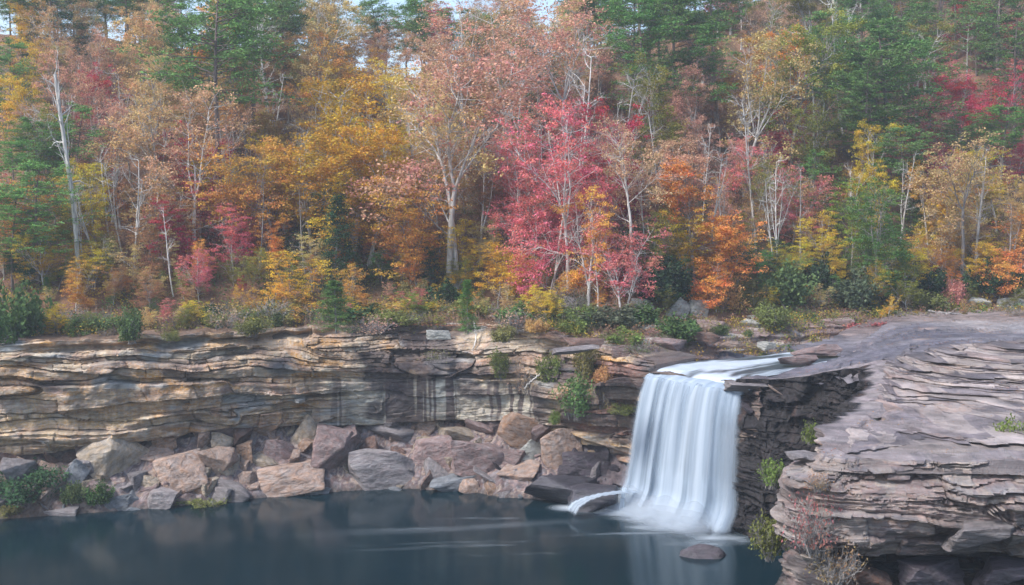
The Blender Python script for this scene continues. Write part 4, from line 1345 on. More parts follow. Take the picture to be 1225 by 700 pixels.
PRO = {}
PRO['tall'] = [make_deciduous(1000 + k, 15, 14000, .20, [.42, .34, .5, .38, .46][k], [.8, .7, .9, .75, .85][k], [0, .05, .02, .1, .06][k]) for k in range(5)]
PRO['thin'] = [make_deciduous(1100 + k, 15, 7000, .19, [.48, .4, .55, .45][k], .75, .16, trunk_r=.17) for k in range(4)]
PRO['small'] = [make_deciduous(1200 + k, 8, 9500, .135, [.28, .22, .32, .25][k], 1.0, [.02, .08, .05, .1][k], flat=.32, trunk_r=.09, lean=.1, clump=.42) for k in range(4)]
PRO['pine'] = [make_pine(1300 + k, 20, [.52, .42, .60, .3][k], 10500, [.20, .22, .18, .22][k]) for k in range(4)]
PRO['conifer'] = [make_conifer(1400 + k, 7, [.26, .22, .30][k], 9500) for k in range(3)]
PRO['bare'] = [make_bare(1500 + k, 12, .12, 15, .17, 2, .07, forks=[1, 2, 2][k]) for k in range(3)]
PRO['snag'] = [make_bare(1600, 14, .22, 15, .17, 1, .0, .45, True), make_bare(1611, 6, .13, 12, .30, 2, .12, forks=2)]
PRO['shrub'] = [make_shrub(1700 + k, 3400, .17, [1, 1.3, .9, 1.2][k], [1, .75, 1.2, .9][k]) for k in range(4)]
PRO['twiggy'] = [make_shrub(1750 + k, 700, .14, [1.1, 1.3][k], [1, .8][k], M_LEAF, 40) for k in range(2)]
PRO['airy'] = [make_shrub(1790 + k, 1300, .24, [1.2, 1.0][k], [.8, 1.1][k], M_GREEN, 26, up=.7) for k in range(2)]
PRO['laurel'] = [make_shrub(1780 + k, 3600, .24, [1.2, 1.4][k], [.9, .8][k], M_GREEN, 16, up=.9) for k in range(2)]

LC = dict(G=(.14, .26, .075), D=(.05, .12, .05), g=(.27, .27, .06), Y=(.68, .47, .06), O=(.72, .36, .09), R=(.52, .07, .10),
          C=(.70, .21, .20), T=(.60, .42, .19), P=(.60, .35, .23), B=(.46, .26, .12), L=(.22, .30, .05), V=(.12, .22, .06), S=(.15, .18, .11))
LOOK = dict(G='green', D='dark green', g='olive', Y='yellow-gold', O='orange', R='crimson', C='coral red', T='tan-leaved', P='pinkish brown', B='rust brown',
            L='yellow-green', V='bright green', S='grey-green')
PALE = (.52, .49, .45); GREYB = (.30, .27, .25); PINEB = (.20, .15, .13); WHITE = (.62, .59, .55)
HARCH = dict(tall=15, thin=15, small=8, pine=20, conifer=7, bare=12, snag=14, shrub=1.1, twiggy=1.1, laurel=1.0, airy=1.0)
PARTS = dict(bare=('trunk', 'branches'), snag=('trunk', 'branches'), shrub=('stems', 'foliage'), twiggy=('stems', 'foliage'), laurel=('stems', 'foliage'), airy=('stems', 'foliage'))


def plant(kind, base, height, col, bark=None, wide=1.0, rz=None, var=None, name=None, noun=None, look=None, label=None, group=None, anchor=None, size=None, lean=0.0, cx=None, cat=None):
    ps = PRO[kind]
    v = random.randrange(len(ps)) if var is None else var % len(ps)
    H = HARCH[kind]
    if kind == 'snag' and v == 1: H = 6
    k = height / H
    nm = name or dict(tall='deciduous_tree', thin='deciduous_tree', small='understory_tree', pine='pine_tree', conifer='cedar_tree', bare='bare_tree', snag='dead_tree').get(kind, 'shrub')
    e = empty(nm, tuple(base))
    e.rotation_euler = (random.uniform(-.03, .03), lean + random.uniform(-.04, .04), random.uniform(0, 6.28) if rz is None else rz)
    if lean:
        e.rotation_mode = 'ZYX'
        e.rotation_euler = (0, lean, rz or 0)
    e.scale = (k * wide, k * wide, k)
    pn = PARTS.get(kind, ('trunk', 'crown'))
    a = D.objects.new(pn[0], ps[v][0]); C.objects.link(a); a.parent = e
    b = D.objects.new(pn[1], ps[v][1]); C.objects.link(b); b.parent = e
    bk = bark or GREYB
    j = random.uniform(.8, 1.2)
    a.color = (bk[0] * j, bk[1] * j, bk[2] * j, 1)
    if kind in ('bare', 'snag'):
        b.color = a.color
    else:
        c = LC[col]; q = random.uniform(.85, 1.2)
        if nm == 'shrub':
            g_ = sum(c) / 3; c = [.7 * v_ + .3 * g_ * w_ for v_, w_ in zip(c, (1.15, 1.0, .75))]; q *= .82
        b.color = (c[0] * q * random.uniform(.93, 1.07), c[1] * q * random.uniform(.9, 1.12), c[2] * q, 1)
    e['category'] = cat or ('shrub' if nm == 'shrub' else 'tree')
    if group: e['group'] = group
    cc = Vector(base) + Vector((0, 0, height * .65))
    px, py = to_px(cc)
    d = dict(o=e, px=px, py=py, noun=noun or nm.replace('deciduous_', '').replace('_', ' '), look=look if look is not None else LOOK.get(col, ''), anchor=anchor, label=label, size=size)
    if label: e['label'] = label
    ALL.append(d)
    return e


def tree_at(kind, bx, by, top, col, label, anchor=None, wide=1.0, lean=0.0, fn=hillZ, Y=None, group='trees on the hillside', **kw):
    """base pixel -> where it stands on the slope; top pixel -> its height"""
    if Y is None:
        p = ground_hit(bx, by, fn, 96, 260)
        if p is None:
            p = at(bx, by, 175); p.z = float(hillZ(p.x, p.y))
    else:
        p = at(bx, by, Y)
    z1 = at(bx, top, p.y).z
    return plant(kind, p, max(.4, z1 - p.z), col, wide=wide, lean=lean, label=label, anchor=anchor, group=group, **kw)


random.seed(3)
# ---- trees one can point at
TA = tree_at
TA('snag', 96, 345, 80, 'T', 'tall white dead tree with short broken branches at the left', 'the tall white dead tree', bark=WHITE, var=0, lean=-.06, wide=.6, rz=2.0)
TA('pine', 265, 275, -22, 'G', 'tallest pine with a long bare dark trunk and wide green crown', 'the tallest pine', bark=PINEB, var=0, wide=1.15)
TA('bare', 160, 345, 185, 'T', 'bare grey forked tree standing behind the rim left of the crimson maple', 'the bare forked tree', bark=PALE, var=1, lean=-.06)
TA('bare', 130, 310, 180, 'T', 'thin bare leaning trunk just right of the white dead tree', None, bark=PALE, var=0, lean=-.14)
TA('thin', 192, 290, 95, 'T', 'slender pale trunked tree with few tan leaves left of the tallest pine', None, bark=PALE, var=0)
TA('thin', 233, 318, 105, 'P', 'slender white trunked tree with thin pinkish crown beside the tallest pine', 'the slender white trunked tree', bark=WHITE, var=1)
TA('bare', 208, 358, 250, 'T', 'short bare white stem among crimson leaves near the left rim', None, bark=WHITE, var=0, wide=.8)
TA('pine', 46, 345, 195, 'G', 'broad young green pine at the left edge, its foliage layered', 'the young left edge pine', bark=PINEB, var=3, wide=1.45)
TA('pine', 15, 350, 225, 'G', 'narrow green pine at the very left edge of the wood', None, bark=PINEB, var=3, wide=1.3)
TA('small', 295, 300, 150, 'O', 'bright orange maple glowing right of the tallest pine', 'the bright orange maple', var=0, bark=GREYB, wide=1.0)
TA('small', 278, 300, 205, 'C', 'coral orange maple under the bright orange maple', 'the lower coral maple', var=1)
TA('small', 325, 300, 165, 'Y', 'yellow-gold tree just right of the bright orange maple', None, var=2)
TA('tall', 422, 308, 85, 'Y', 'large golden oak with grey trunk right of the bright orange maple', 'the large golden oak', bark=PALE, var=0, wide=1.25)
TA('tall', 442, 318, 150, 'Y', 'golden oak with a leaning grey trunk beside the large golden oak', 'the leaning golden oak', bark=PALE, var=2, lean=.12, wide=1.1)
TA('thin', 537, 348, 60, 'P', 'tall twin trunked tree with pale bark, left trunk', 'the twin trunked tree', bark=PALE, var=3, wide=1.2)
TA('thin', 547, 345, 90, 'T', 'tall twin trunked tree with pale bark, right trunk', None, bark=PALE, var=2, wide=1.0)
TA('thin', 560, 240, 20, 'P', 'tall pinkish tree with thin leaning pale trunk above the twin trunks', None, bark=PALE, var=0)
TA('thin', 590, 230, -10, 'P', 'tall pinkish tree with straight pale trunk and side limbs above the slope', None, bark=PALE, var=1, wide=1.15)
TA('thin', 672, 235, 20, 'P', 'tall pale trunked tree above the crimson maple, branching wide', None, bark=WHITE, var=2, wide=1.1)
TA('conifer', 400, 350, 228, 'D', 'dark green conical evergreen above the rim below the golden oak', 'the conical evergreen', var=0, wide=1.0)
TA('conifer', 402, 397, 333, 'V', 'bright green drooping evergreen at the rim under the conical evergreen', 'the drooping green evergreen', var=2, wide=1.6)
TA('conifer', 560, 398, 332, 'V', 'small narrow cedar with exposed grey roots on the cliff rim', 'the small rim cedar', var=1, wide=.95)
TA('small', 482, 340, 235, 'O', 'orange tree below the slope outcrop', 'the orange tree', var=3, wide=.95)
TA('small', 500, 345, 205, 'O', 'orange-gold tree left of the twin trunked tree', None, var=1)
TA('small', 595, 368, 285, 'Y', 'low bushy yellow tree above the rim right of the small cedar', 'the bushy yellow tree', var=0, wide=1.25)
TA('small', 340, 380, 295, 'Y', 'low olive-yellow tree with grey stems above the left rim', 'the olive-yellow rim tree', var=3, wide=1.2)
TA('small', 725, 300, 120, 'R', 'deep crimson maple high in the centre of the wood', 'the high crimson maple', bark=PALE, var=2, wide=.8)
TA('small', 742, 384, 245, 'C', 'broad coral red maple with white trunk above the river bank', 'the coral maple', bark=WHITE, var=0, wide=.95)
TA('small', 715, 372, 225, 'O', 'orange maple just behind the twisted bare tree', None, bark=PALE, var=2, wide=.8)
TA('small', 640, 335, 180, 'C', 'pinkish red maple left of the crimson maple', 'the pink-red maple', bark=PALE, var=3, wide=.9)
TA('small', 655, 360, 215, 'C', 'orange red maple in front of the pink-red maple', None, bark=PALE, var=1, wide=.9)
TA('thin', 680, 350, 125, 'C', 'tall thin pinkish red maple above the twisted bare tree', None, bark=WHITE, var=1, wide=.9)
TA('thin', 755, 345, 150, 'P', 'tall thin pinkish brown tree above the coral maple', None, bark=PALE, var=2, wide=.9)
TA('thin', 625, 335, 165, 'C', 'tall thin salmon maple left of the pink-red maple', None, bark=PALE, var=0, wide=.9)
TA('snag', 703, 376, 262, 'T', 'twisted pale bare tree in front of the coral maple', 'the twisted bare tree', bark=WHITE, var=1, wide=.9)
TA('bare', 662, 350, 170, 'T', 'bare grey tree with drooping fine twigs left of the twisted tree', 'the drooping bare tree', bark=PALE, var=2, wide=.8)
TA('bare', 745, 388, 300, 'T', 'bare white sapling leaning at the coral maple foot', None, bark=WHITE, var=1, wide=.8, lean=.15)
TA('tall', 830, 350, 200, 'O', 'orange and olive oak with stout grey trunk above the river bend', 'the orange-olive oak', bark=GREYB, var=4, wide=1.2)
TA('small', 862, 372, 260, 'O', 'small orange-gold tree overhanging the bank right of the orange-olive oak', None, var=1, wide=1.1)
TA('tall', 808, 330, 180, 'P', 'pinkish brown oak behind the orange-olive oak', None, var=0)
TA('small', 800, 335, 235, 'g', 'olive tree left of the orange-olive oak', None, var=3)
TA('tall', 1045, 357, 218, 'V', 'bushy green tree with curved dark trunk near the right', 'the curved green tree', bark=GREYB, var=1, wide=1.0)
TA('small', 1020, 330, 215, 'L', 'yellow-green small tree left of the curved green tree', None, var=2, wide=1.0)
TA('small', 1092, 358, 290, 'Y', 'small golden tree right of the curved green tree', 'the small golden tree', var=0, wide=1.1)
TA('small', 1130, 300, 205, 'Y', 'yellow-gold tree above the small golden tree', None, var=2)
TA('bare', 1125, 300, 250, 'T', 'short white broken trunk beside the yellow-gold tree', None, bark=WHITE, var=0, wide=.7)
TA('thin', 1150, 345, 165, 'T', 'forked dark trunked tree with thin crown near the right edge', 'the forked dark trunked tree', bark=GREYB, var=2)
TA('small', 1212, 355, 240, 'O', 'orange tree at the right edge above the pale outcrop', 'the right edge orange tree', var=1, wide=1.1)
TA('small', 1175, 350, 285, 'Y', 'small yellow tree near the right edge outcrop', None, var=3)
TA('small', 950, 340, 278, 'Y', 'small yellow tree above the dark rhododendrons', 'the small yellow tree', var=0, wide=1.1)
TA('small', 30, 190, 55, 'Y', 'bright yellow maple high at the left edge', 'the high yellow maple', var=1, wide=.9)
TA('pine', 1060, 230, 25, 'G', 'broad layered green pine high on the right slope', 'the broad right pine', bark=PINEB, var=3, wide=1.35)
TA('pine', 1030, 245, 60, 'G', 'layered green pine left of the broad right pine', None, bark=PINEB, var=1, wide=1.2)
TA('pine', 1195, 245, 125, 'G', 'flat topped green pine near the right edge', 'the flat topped pine', bark=PINEB, var=2, wide=1.3)
TA('pine', 757, 155, -25, 'G', 'tall pine with dark trunk above the crimson maple', 'the tall centre pine', bark=PINEB, var=0, wide=1.1)
TA('pine', 835, 195, 30, 'G', 'pine with flat green tiers right of the tall centre pine', 'the tiered pine', bark=PINEB, var=1, wide=1.1)
TA('pine', 460, 118, -5, 'G', 'leaning green pine against the bright sky', 'the leaning pine', bark=PINEB, var=2, lean=-.12)
TA('small', 1098, 215, 110, 'C', 'pinkish red maple below the broad right pine', 'the pink right maple', var=2, wide=1.0, bark=PALE)
TA('small', 1185, 150, 85, 'R', 'crimson maple high near the right edge', 'the high right crimson maple', var=0)
TA('small', 1205, 235, 165, 'R', 'crimson maple beside the flat topped pine', None, var=3, wide=1.2)
TA('tall', 945, 220, 20, 'g', 'tall olive and orange tree with grey trunk on the right slope', 'the tall olive tree', var=3, bark=GREYB)
TA('thin', 890, 235, 45, 'T', 'pale thin trunked tree left of the tall olive tree', None, var=1, bark=PALE)
TA('small', 205, 335, 235, 'R', 'small crimson maple above the left rim', 'the left crimson maple', var=2, wide=.9)
TA('small', 240, 345, 300, 'C', 'low coral tree right of the left crimson maple', None, var=0)
TA('small', 160, 352, 315, 'O', 'low orange tree at the foot of the bare forked tree', None, var=1, wide=1.1)
TA('small', 110, 350, 285, 'Y', 'low yellow tree at the foot of the tall white dead tree', None, var=3, wide=1.1)
TA('small', 655, 390, 335, 'Y', 'low golden sapling at the rim left of the twisted bare tree', None, var=0, wide=1.1)

# ---- the rest of the wood, kind and colour as the picture shows them
ROWS = [(12, "GDTGGGTTTGTPPTGGGPggbGGGG", 17), (52, "YTTTOGGTTGRTPTTGPGPgGGGbP", 17), (90, "YTPTGGBOOPPPPTPGGPOGGGgCG", 16),
        (128, "YPRTTBbYYYPTGCRgPBRgGGCRG", 15), (168, "PgRPBOYTYYTTCCRPPPCgGCCGR", 13), (208, "GGBBRYOYYOPBCCCPPPCRYGRYR", 12),
        (232, "GgYOYTCOgYTYPCCYgTgGYGYTY", 9), (248, "GgYBRCOGYOPOCCCggPBDYGOTO", 10), (288, "DYYBRCODOODYTbCDYODYGGYTO", 7.5), (308, "GYgTOgYTGOYGYgCgYOGYgGOYT", 6), (326, "DgOBCgYgOYDgObRDDOgDDYgOY", 5.5), (345, "GBYgTRgYGBYgTOPgGgYGgYBgO", 3.6), (358, "gTBGTYBgTPYTgBCTGBgTGYTBg", 2.6)]
for (py, row, H) in ROWS:
    for cj in range(30):
        ci = min(24, int(cj * 25 / 30 + .5)); ch = row[ci]
        px = 21 + cj * 41.5 + random.uniform(-14, 14) + (20 if (ROWS.index((py, row, H)) % 2) else 0)
        if px > 1240: px -= 1250
        pyj = py + random.uniform(-12, 12)
        h = H * random.choice([.62, .75, .85, .95, 1.1])
        a, b = ray(px, pyj)
        Ys = np.arange(float(rimY(a * 108)) + 1.8, 215, .5)
        dlt = (hillZ(a * Ys, Ys) + .62 * h) - (CAMZ + b * Ys)
        i = np.where(dlt > 0)[0]
        Y = Ys[i[0]] if len(i) else 200
        Y = min(Y, 200)
        x = a * Y
        base = Vector((x, Y, float(hillZ(x, Y))))
        low = py > 235
        if ch == 'G' and py < 235:
            plant('pine', base, h * 1.2, 'G', bark=PINEB, wide=1.1, group='trees on the hillside', noun='pine')
        elif ch in 'GD' and py >= 235:
            plant(random.choice(['small', 'conifer']) if ch == 'G' else 'small', base, h * .8, ch, wide=1.3, group='trees on the hillside', noun='evergreen', name='evergreen_tree')
        elif ch == 'D':
            plant('pine', base, h, 'D', bark=PINEB, wide=1.4, var=3, group='trees on the hillside', noun='pine')
        elif ch == 'b':
            plant('bare', base, h, 'T', bark=PALE, group='trees on the hillside', noun='bare tree', look='grey')
        else:
            kind = 'small' if low or (ch in 'RC' and random.random() < .6) else random.choice(['tall', 'tall', 'thin'])
            hh = h * (.8 if kind == 'small' and not low else 1)
            plant(kind, base, hh, ch, bark=random.choice([PALE, GREYB, PALE]), wide=random.uniform(.8, 1.05), group='trees on the hillside', noun='tree')

for (bx, by, top, kd, bk, ln, lab) in [
    (150, 322, 190, 'bare', PALE, -.05, 'thin grey trunk left of the bare forked tree, leaning left'),
    (118, 330, 220, 'bare', PALE, -.12, 'thin bare grey trunk between the white dead tree and the forked one'),
    (180, 300, 150, 'bare', WHITE, .03, 'thin whitish bare trunk under tan crowns left of the slender tree'),
    (310, 330, 215, 'bare', GREYB, .05, 'thin dark bare trunk right of the bright orange maple'),
    (365, 330, 225, 'bare', PALE, 0, 'thin pale bare trunk left of the conical evergreen'),
    (372, 300, 150, 'bare', PALE, .08, 'bare pale trunk inside the large golden oak crown'),
    (425, 330, 200, 'bare', GREYB, .02, 'bare grey trunk right of the conical evergreen'),
    (500, 310, 130, 'bare', PALE, -.05, 'bare pale trunk left of the twin trunked tree'),
    (575, 320, 140, 'bare', PALE, .04, 'bare pale trunk right of the twin trunked tree'),
    (612, 290, 100, 'bare', WHITE, .0, 'tall bare white trunk left of the pink-red maple'),
    (648, 300, 150, 'bare', WHITE, .0, 'bare white trunk through the pink-red maple crown'),
    (690, 290, 60, 'bare', WHITE, -.04, 'tall bare white trunk forking above the crimson maple'),
    (735, 250, 90, 'bare', PALE, .06, 'bare pale trunk beside the tall centre pine'),
    (790, 260, 130, 'bare', PALE, -.06, 'bare pale trunk left of the tiered pine foot'),
    (850, 300, 180, 'bare', PALE, .0, 'bare pale trunk over the orange-olive oak'),
    (905, 300, 120, 'bare', PALE, .03, 'tall bare pale trunk left of the tall olive tree'),
    (925, 320, 210, 'bare', WHITE, -.02, 'thin whitish bare trunk above the small yellow tree'),
    (960, 330, 200, 'bare', GREYB, .05, 'thin bare grey trunk right of the small yellow tree'),
    (975, 240, 30, 'bare', WHITE, .02, 'tall bare white tree left of the broad right pine'),
    (1008, 160, 0, 'bare', WHITE, -.04, 'bare white tree high on the slope near the broad right pine'),
    (1075, 300, 180, 'bare', PALE, .05, 'bare pale trunk below the pink right maple'),
    (1120, 200, 60, 'bare', PALE, .0, 'bare pale tree right of the broad right pine'),
    (1165, 330, 175, 'bare', PALE, -.05, 'bare pale trunk beside the forked dark trunked tree'),
    (1205, 345, 240, 'bare', PALE, .0, 'thin bare trunk inside the right edge orange tree'),
    (330, 200, 20, 'bare', PALE, .02, 'tall bare pale tree right of the tallest pine'),
    (385, 160, 0, 'bare', PALE, -.03, 'bare pale tree against the bright sky left of the leaning pine'),
    (560, 170, 0, 'bare', PALE, .03, 'bare pale tree against the sky right of the leaning pine'),
    (640, 160, 5, 'bare', WHITE, .0, 'bare white tree high above the pink-red maple'),
]:
    TA(kd, bx, by, top, 'T', lab, None, bark=bk, lean=ln, wide=.85, rz=random.uniform(0, 6))
for _ in range(34):
    p_ = ground_hit(random.uniform(20, 1215), random.uniform(190, 330), hillZ, 104, 240)
    if p_: plant('bare', p_, random.uniform(8, 14), 'T', bark=random.choice([PALE, PALE, WHITE]), wide=random.uniform(.6, .9), group='trees on the hillside', noun='bare tree', look=random.choice(['slim', 'thin', 'slender', 'straight']))
for _ in range(46):
    x = random.uniform(20, 112); y = random.uniform(186, 226)
    b_ = Vector((x, y, float(hillZ(x, y)))); q = to_px(b_)
    if q[0] > 1260: continue
    if random.random() < .55: plant('pine', b_, random.uniform(14, 20), 'G', bark=PINEB, wide=1.2, group='trees on the hillside', noun='pine')
    else: plant(random.choice(['tall', 'thin']), b_, random.uniform(11, 15), random.choice('gTPBR'), bark=PALE, wide=1.2, group='trees on the hillside', noun='tree')
for _ in range(44):
    x = random.uniform(-95, 20); y = random.uniform(168, 192)
    b_ = Vector((x, y, float(hillZ(x, y))))
    kd = random.choice(['pine', 'tall', 'thin'])
    plant(kd, b_, random.uniform(9, 13), 'G' if kd == 'pine' else random.choice('GTgP'), bark=PINEB, wide=1.2, group='trees on the hillside', noun='pine' if kd == 'pine' else 'tree')

for _ in range(18):
    p_ = ground_hit(random.uniform(1110, 1300), random.uniform(35, 130), hillZ, 110, 240)
    kd = random.choice(['pine', 'pine', 'small', 'tall'])
    if p_: plant(kd, p_, random.uniform(7, 13), 'G' if kd == 'pine' else random.choice('GgRTC'), bark=PINEB, wide=1.15, group='trees on the hillside', noun='pine' if kd == 'pine' else 'tree')

# ---- shrubs on the rim, cliff and slabs
SG = 'shrubs along the rim and on the rocks'


def shrub(px, py, w, h, col, label, kind='shrub', fn=hillZ, Y=None, anchor=None, var=None, bark=GREYB):
    by = py + h / 2
    if Y is None:
        p = ground_hit(px, by, fn, 60, 190)
        if p is None: return
    else:
        p = at(px, by, Y)
    hh = h / F0 * p.y
    ww = w / F0 * p.y
    return plant(kind, p, hh * .95, col, bark=bark, wide=(ww / 1.9) / (hh / HARCH[kind]) , label=label, group=SG, anchor=anchor, var=var, noun='shrub')


for a in [
    (18, 372, 66, 70, 'V', 'green shrub hanging over the rim at the far left', 'laurel'),
    (158, 384, 40, 44, 'V', 'upright green shrub standing on the rim below the bare forked tree', 'shrub'),
    (205, 401, 22, 16, 'g', 'tiny green shrub on the rim ledge', 'shrub'),
    (300, 392, 48, 18, 'L', 'low yellow-green shrub on the rim under the olive-yellow tree', 'shrub'),
    (325, 370, 60, 40, 'S', 'grey twiggy shrub on the rim left of the drooping evergreen', 'twiggy'),
    (75, 380, 70, 34, 'S', 'grey brown twiggy thicket hanging over the left rim', 'twiggy'),
    (115, 378, 50, 36, 'B', 'brown twiggy thicket left of the upright green shrub', 'twiggy'),
    (215, 380, 70, 30, 'B', 'brown twiggy thicket right of the upright green shrub', 'twiggy'),
    (270, 378, 60, 34, 'P', 'reddish brown thicket on the rim left of the olive-yellow tree', 'twiggy'),
    (440, 385, 60, 24, 'P', 'reddish brown low thicket right of the drooping evergreen', 'twiggy'),
    (470, 378, 56, 20, 'L', 'low yellow-green shrubs right of the drooping evergreen', 'shrub'),
    (497, 352, 44, 40, 'g', 'olive shrub under the orange tree', 'shrub'),
    (515, 368, 26, 24, 'L', 'yellow shrub in front of the dark laurel', 'shrub'),
    (530, 352, 50, 34, 'D', 'dark green laurel at the foot of the twin trunked tree', 'laurel'),
    (545, 322, 40, 24, 'D', 'dark green laurel right behind the twin trunks', 'laurel'),
    (605, 398, 40, 20, 'g', 'low olive shrub right of the small cedar', 'shrub'),
    (620, 378, 60, 30, 'P', 'reddish brown thicket right of the small cedar', 'twiggy'),
    (650, 365, 44, 40, 'Y', 'golden leaved shrub with orange tips above the rim', 'shrub'),
    (640, 388, 26, 18, 'O', 'orange shrub hanging over the rim right of the bushy yellow tree', 'shrub'),
    (765, 378, 44, 30, 'G', 'green laurel between the coral maple and the pale boulders', 'laurel'),
    (815, 392, 58, 32, 'V', 'rounded bright green laurel in front of the pale boulders', 'laurel'),
    (790, 335, 70, 50, 'D', 'large dark green rhododendron behind the pale boulders', 'laurel'),
    (860, 398, 26, 12, 'V', 'small green shrub on the bank ledge', 'shrub'),
    (895, 402, 16, 10, 'V', 'tiny green tuft on the bank ledge near the river', 'shrub'),
    (925, 383, 56, 28, 'L', 'yellow-green shrub on the bank above the river bend', 'shrub'),
    (940, 340, 66, 50, 'G', 'green rhododendron clump behind the yellow-green bank shrub', 'laurel'),
    (1015, 345, 60, 44, 'S', 'grey-green rhododendron left of the curved green tree', 'laurel'),
    (985, 325, 50, 40, 'D', 'dark rhododendron between the green clump and grey-green one', 'laurel'),
    (1060, 340, 40, 40, 'G', 'green rhododendron right of the curved trunk', 'laurel'),
    (1115, 362, 56, 26, 'L', 'yellow-green shrub at the forest edge right of the small golden tree', 'shrub'),
    (1142, 352, 36, 34, 'C', 'coral red shrub beside the pale right outcrop', 'shrub'),
    (1040, 388, 70, 12, 'R', 'low crimson creeper on the bank rock', 'shrub'),
    (965, 372, 50, 18, 'B', 'brown low thicket on the bank', 'twiggy'),
    (1090, 380, 56, 18, 'g', 'low olive thicket on the bank right of the crimson creeper', 'twiggy'),
    (1205, 372, 50, 16, 'B', 'brown low thicket before the far right outcrop', 'twiggy'),
    (735, 372, 40, 26, 'P', 'reddish sprouts at the foot of the coral maple', 'twiggy'),
    (680, 352, 50, 40, 'S', 'grey twiggy shrub left of the twisted bare tree', 'twiggy'),
    (860, 350, 50, 44, 'O', 'orange shrub under the orange-olive oak', 'shrub'),
    (900, 350, 40, 40, 'g', 'olive shrub right of the orange-olive oak', 'shrub'),
    (1180, 330, 60, 40, 'D', 'dark green shrub behind the small yellow tree at right', 'laurel'),
    (1100, 335, 60, 40, 'D', 'dark green shrub behind the small golden tree', 'laurel'),
]:
    shrub(a[0], a[1], a[2], a[3], a[4], a[5], a[6])
for a in [   # on the cliff face: Y is the face's distance
    (365, 431, 44, 20, 'R', 'crimson vine shrub on the dark cliff ledge', 'shrub', 107.6),
    (525, 425, 50, 26, 'g', 'olive shrub on the cliff ledge below the small cedar', 'twiggy', 108.3),
    (598, 437, 32, 30, 'L', 'bright yellow-green shrub on the cliff below the bushy yellow tree', 'shrub', 105.6),
    (628, 440, 40, 50, 'P', 'reddish brown hanging vine between two yellow-green cliff shrubs', 'twiggy', 105.6),
    (655, 443, 38, 36, 'L', 'yellow-green shrub with grey roots on the cliff', 'shrub', 104.6),
    (690, 474, 62, 46, 'G', 'dark green shrub clump on the lower cliff left of the fall', 'shrub', 102.6),
    (700, 432, 40, 50, 'g', 'olive vine shrub on the cliff above the dark green clump', 'shrub', 103.0),
    (724, 462, 26, 62, 'B', 'rusty orange vine hanging on the cliff left of the fall', 'twiggy', 101.4),
    (722, 446, 26, 24, 'O', 'orange leaved shrub at the top of the rusty vine', 'shrub', 101.4),
    (664, 498, 16, 18, 'L', 'tiny yellow-green tuft under the dark green clump', 'shrub', 103.2),
    (745, 488, 44, 12, 'g', 'mossy olive tuft on the ledge beside the falling water', 'shrub', 99.9),
]:
    shrub(*a[:6], kind=a[6], Y=a[7])
for a in [
    (28, 572, 86, 46, 'D', 'big dark green shrub spreading over the shore at the far left', 'shrub', talusZ),
    (90, 593, 30, 26, 'V', 'bright green shrub at the shore below the blue-grey block, left of two', 'laurel', talusZ),
    (120, 588, 32, 28, 'V', 'bright green shrub at the shore, right of two', 'laurel', talusZ),
    (12, 612, 30, 14, 'g', 'mossy olive tuft at the far left waterline', 'shrub', talusZ),
    (245, 602, 56, 12, 'g', 'mossy olive tuft at the waterline beside the sloping slab', 'shrub', talusZ),
]:
    shrub(*a[:6], kind=a[6], fn=a[7])
for a in [
    (970, 514, 24, 30, 'L', 'bright yellow-green shrub growing in the bay of the dark wall', 'airy', 76),
    (924, 566, 36, 30, 'L', 'yellow-green shrub hanging on the dark wall left of the near rock', 'airy', 68.5),
    (922, 642, 48, 46, 'g', 'leafy green shrub on the dark wall low beside the near rock', 'airy', 63),
    (972, 610, 62, 84, 'C', 'twiggy red leaved shrub against the near rock face corner', 'twiggy', 56.2),
    (978, 573, 30, 24, 'O', 'orange leaved twigs at the top of the near rock face corner', 'twiggy', 56.2),
    (1000, 660, 70, 60, 'B', 'brown bare twigs hanging under the red leaved shrub', 'twiggy', 56.2),
    (1208, 525, 40, 42, 'L', 'bright yellow-green shrub on the near slab at the right edge', 'airy', 62.5),
    (1170, 568, 40, 24, 'P', 'reddish twiggy shrub on the near slab below the bright one', 'twiggy', 58.2),
]:
    shrub(*a[:6], kind=a[6], Y=a[7])

for _ in range(46):
    x = random.uniform(-54, 10); t = random.uniform(.4, 6)
    y = float(rimY(x)) + t + float(setback(x)) * max(0, 1 - t / 9)
    kd = random.choice(['small', 'small', 'shrub', 'laurel', 'shrub'])
    plant(kd, Vector((x, y, float(hillZ(x, y)) - .1)), random.uniform(1.8, 3.6) * (1 if kd == 'small' else .6), random.choice('YgLOTYgC' if kd == 'small' else 'GVgLDY'), wide=random.uniform(.9, 1.4), group=SG if kd != 'small' else 'trees on the hillside', noun='sapling' if kd == 'small' else 'shrub')
for _ in range(120):
    x = random.uniform(-54, 62); t = random.uniform(-.2, 9)
    y = float(rimY(x)) + t + float(setback(x)) * max(0, 1 - t / 9)
    h = random.uniform(.6, 1.7) * (1 + .07 * t); kd = random.choice(['twiggy', 'twiggy', 'shrub', 'twiggy', 'laurel'])
    if x > 12: h *= .55
    plant(kd, Vector((x, y, float(hillZ(x, y)) - .1)), h, random.choice('PBgTYBOgCSLYYO' if kd == 'twiggy' else 'ggSDLYGYL'), wide=random.uniform(.9, 1.7), group=SG, noun=random.choice(['shrub', 'thicket', 'bush']))

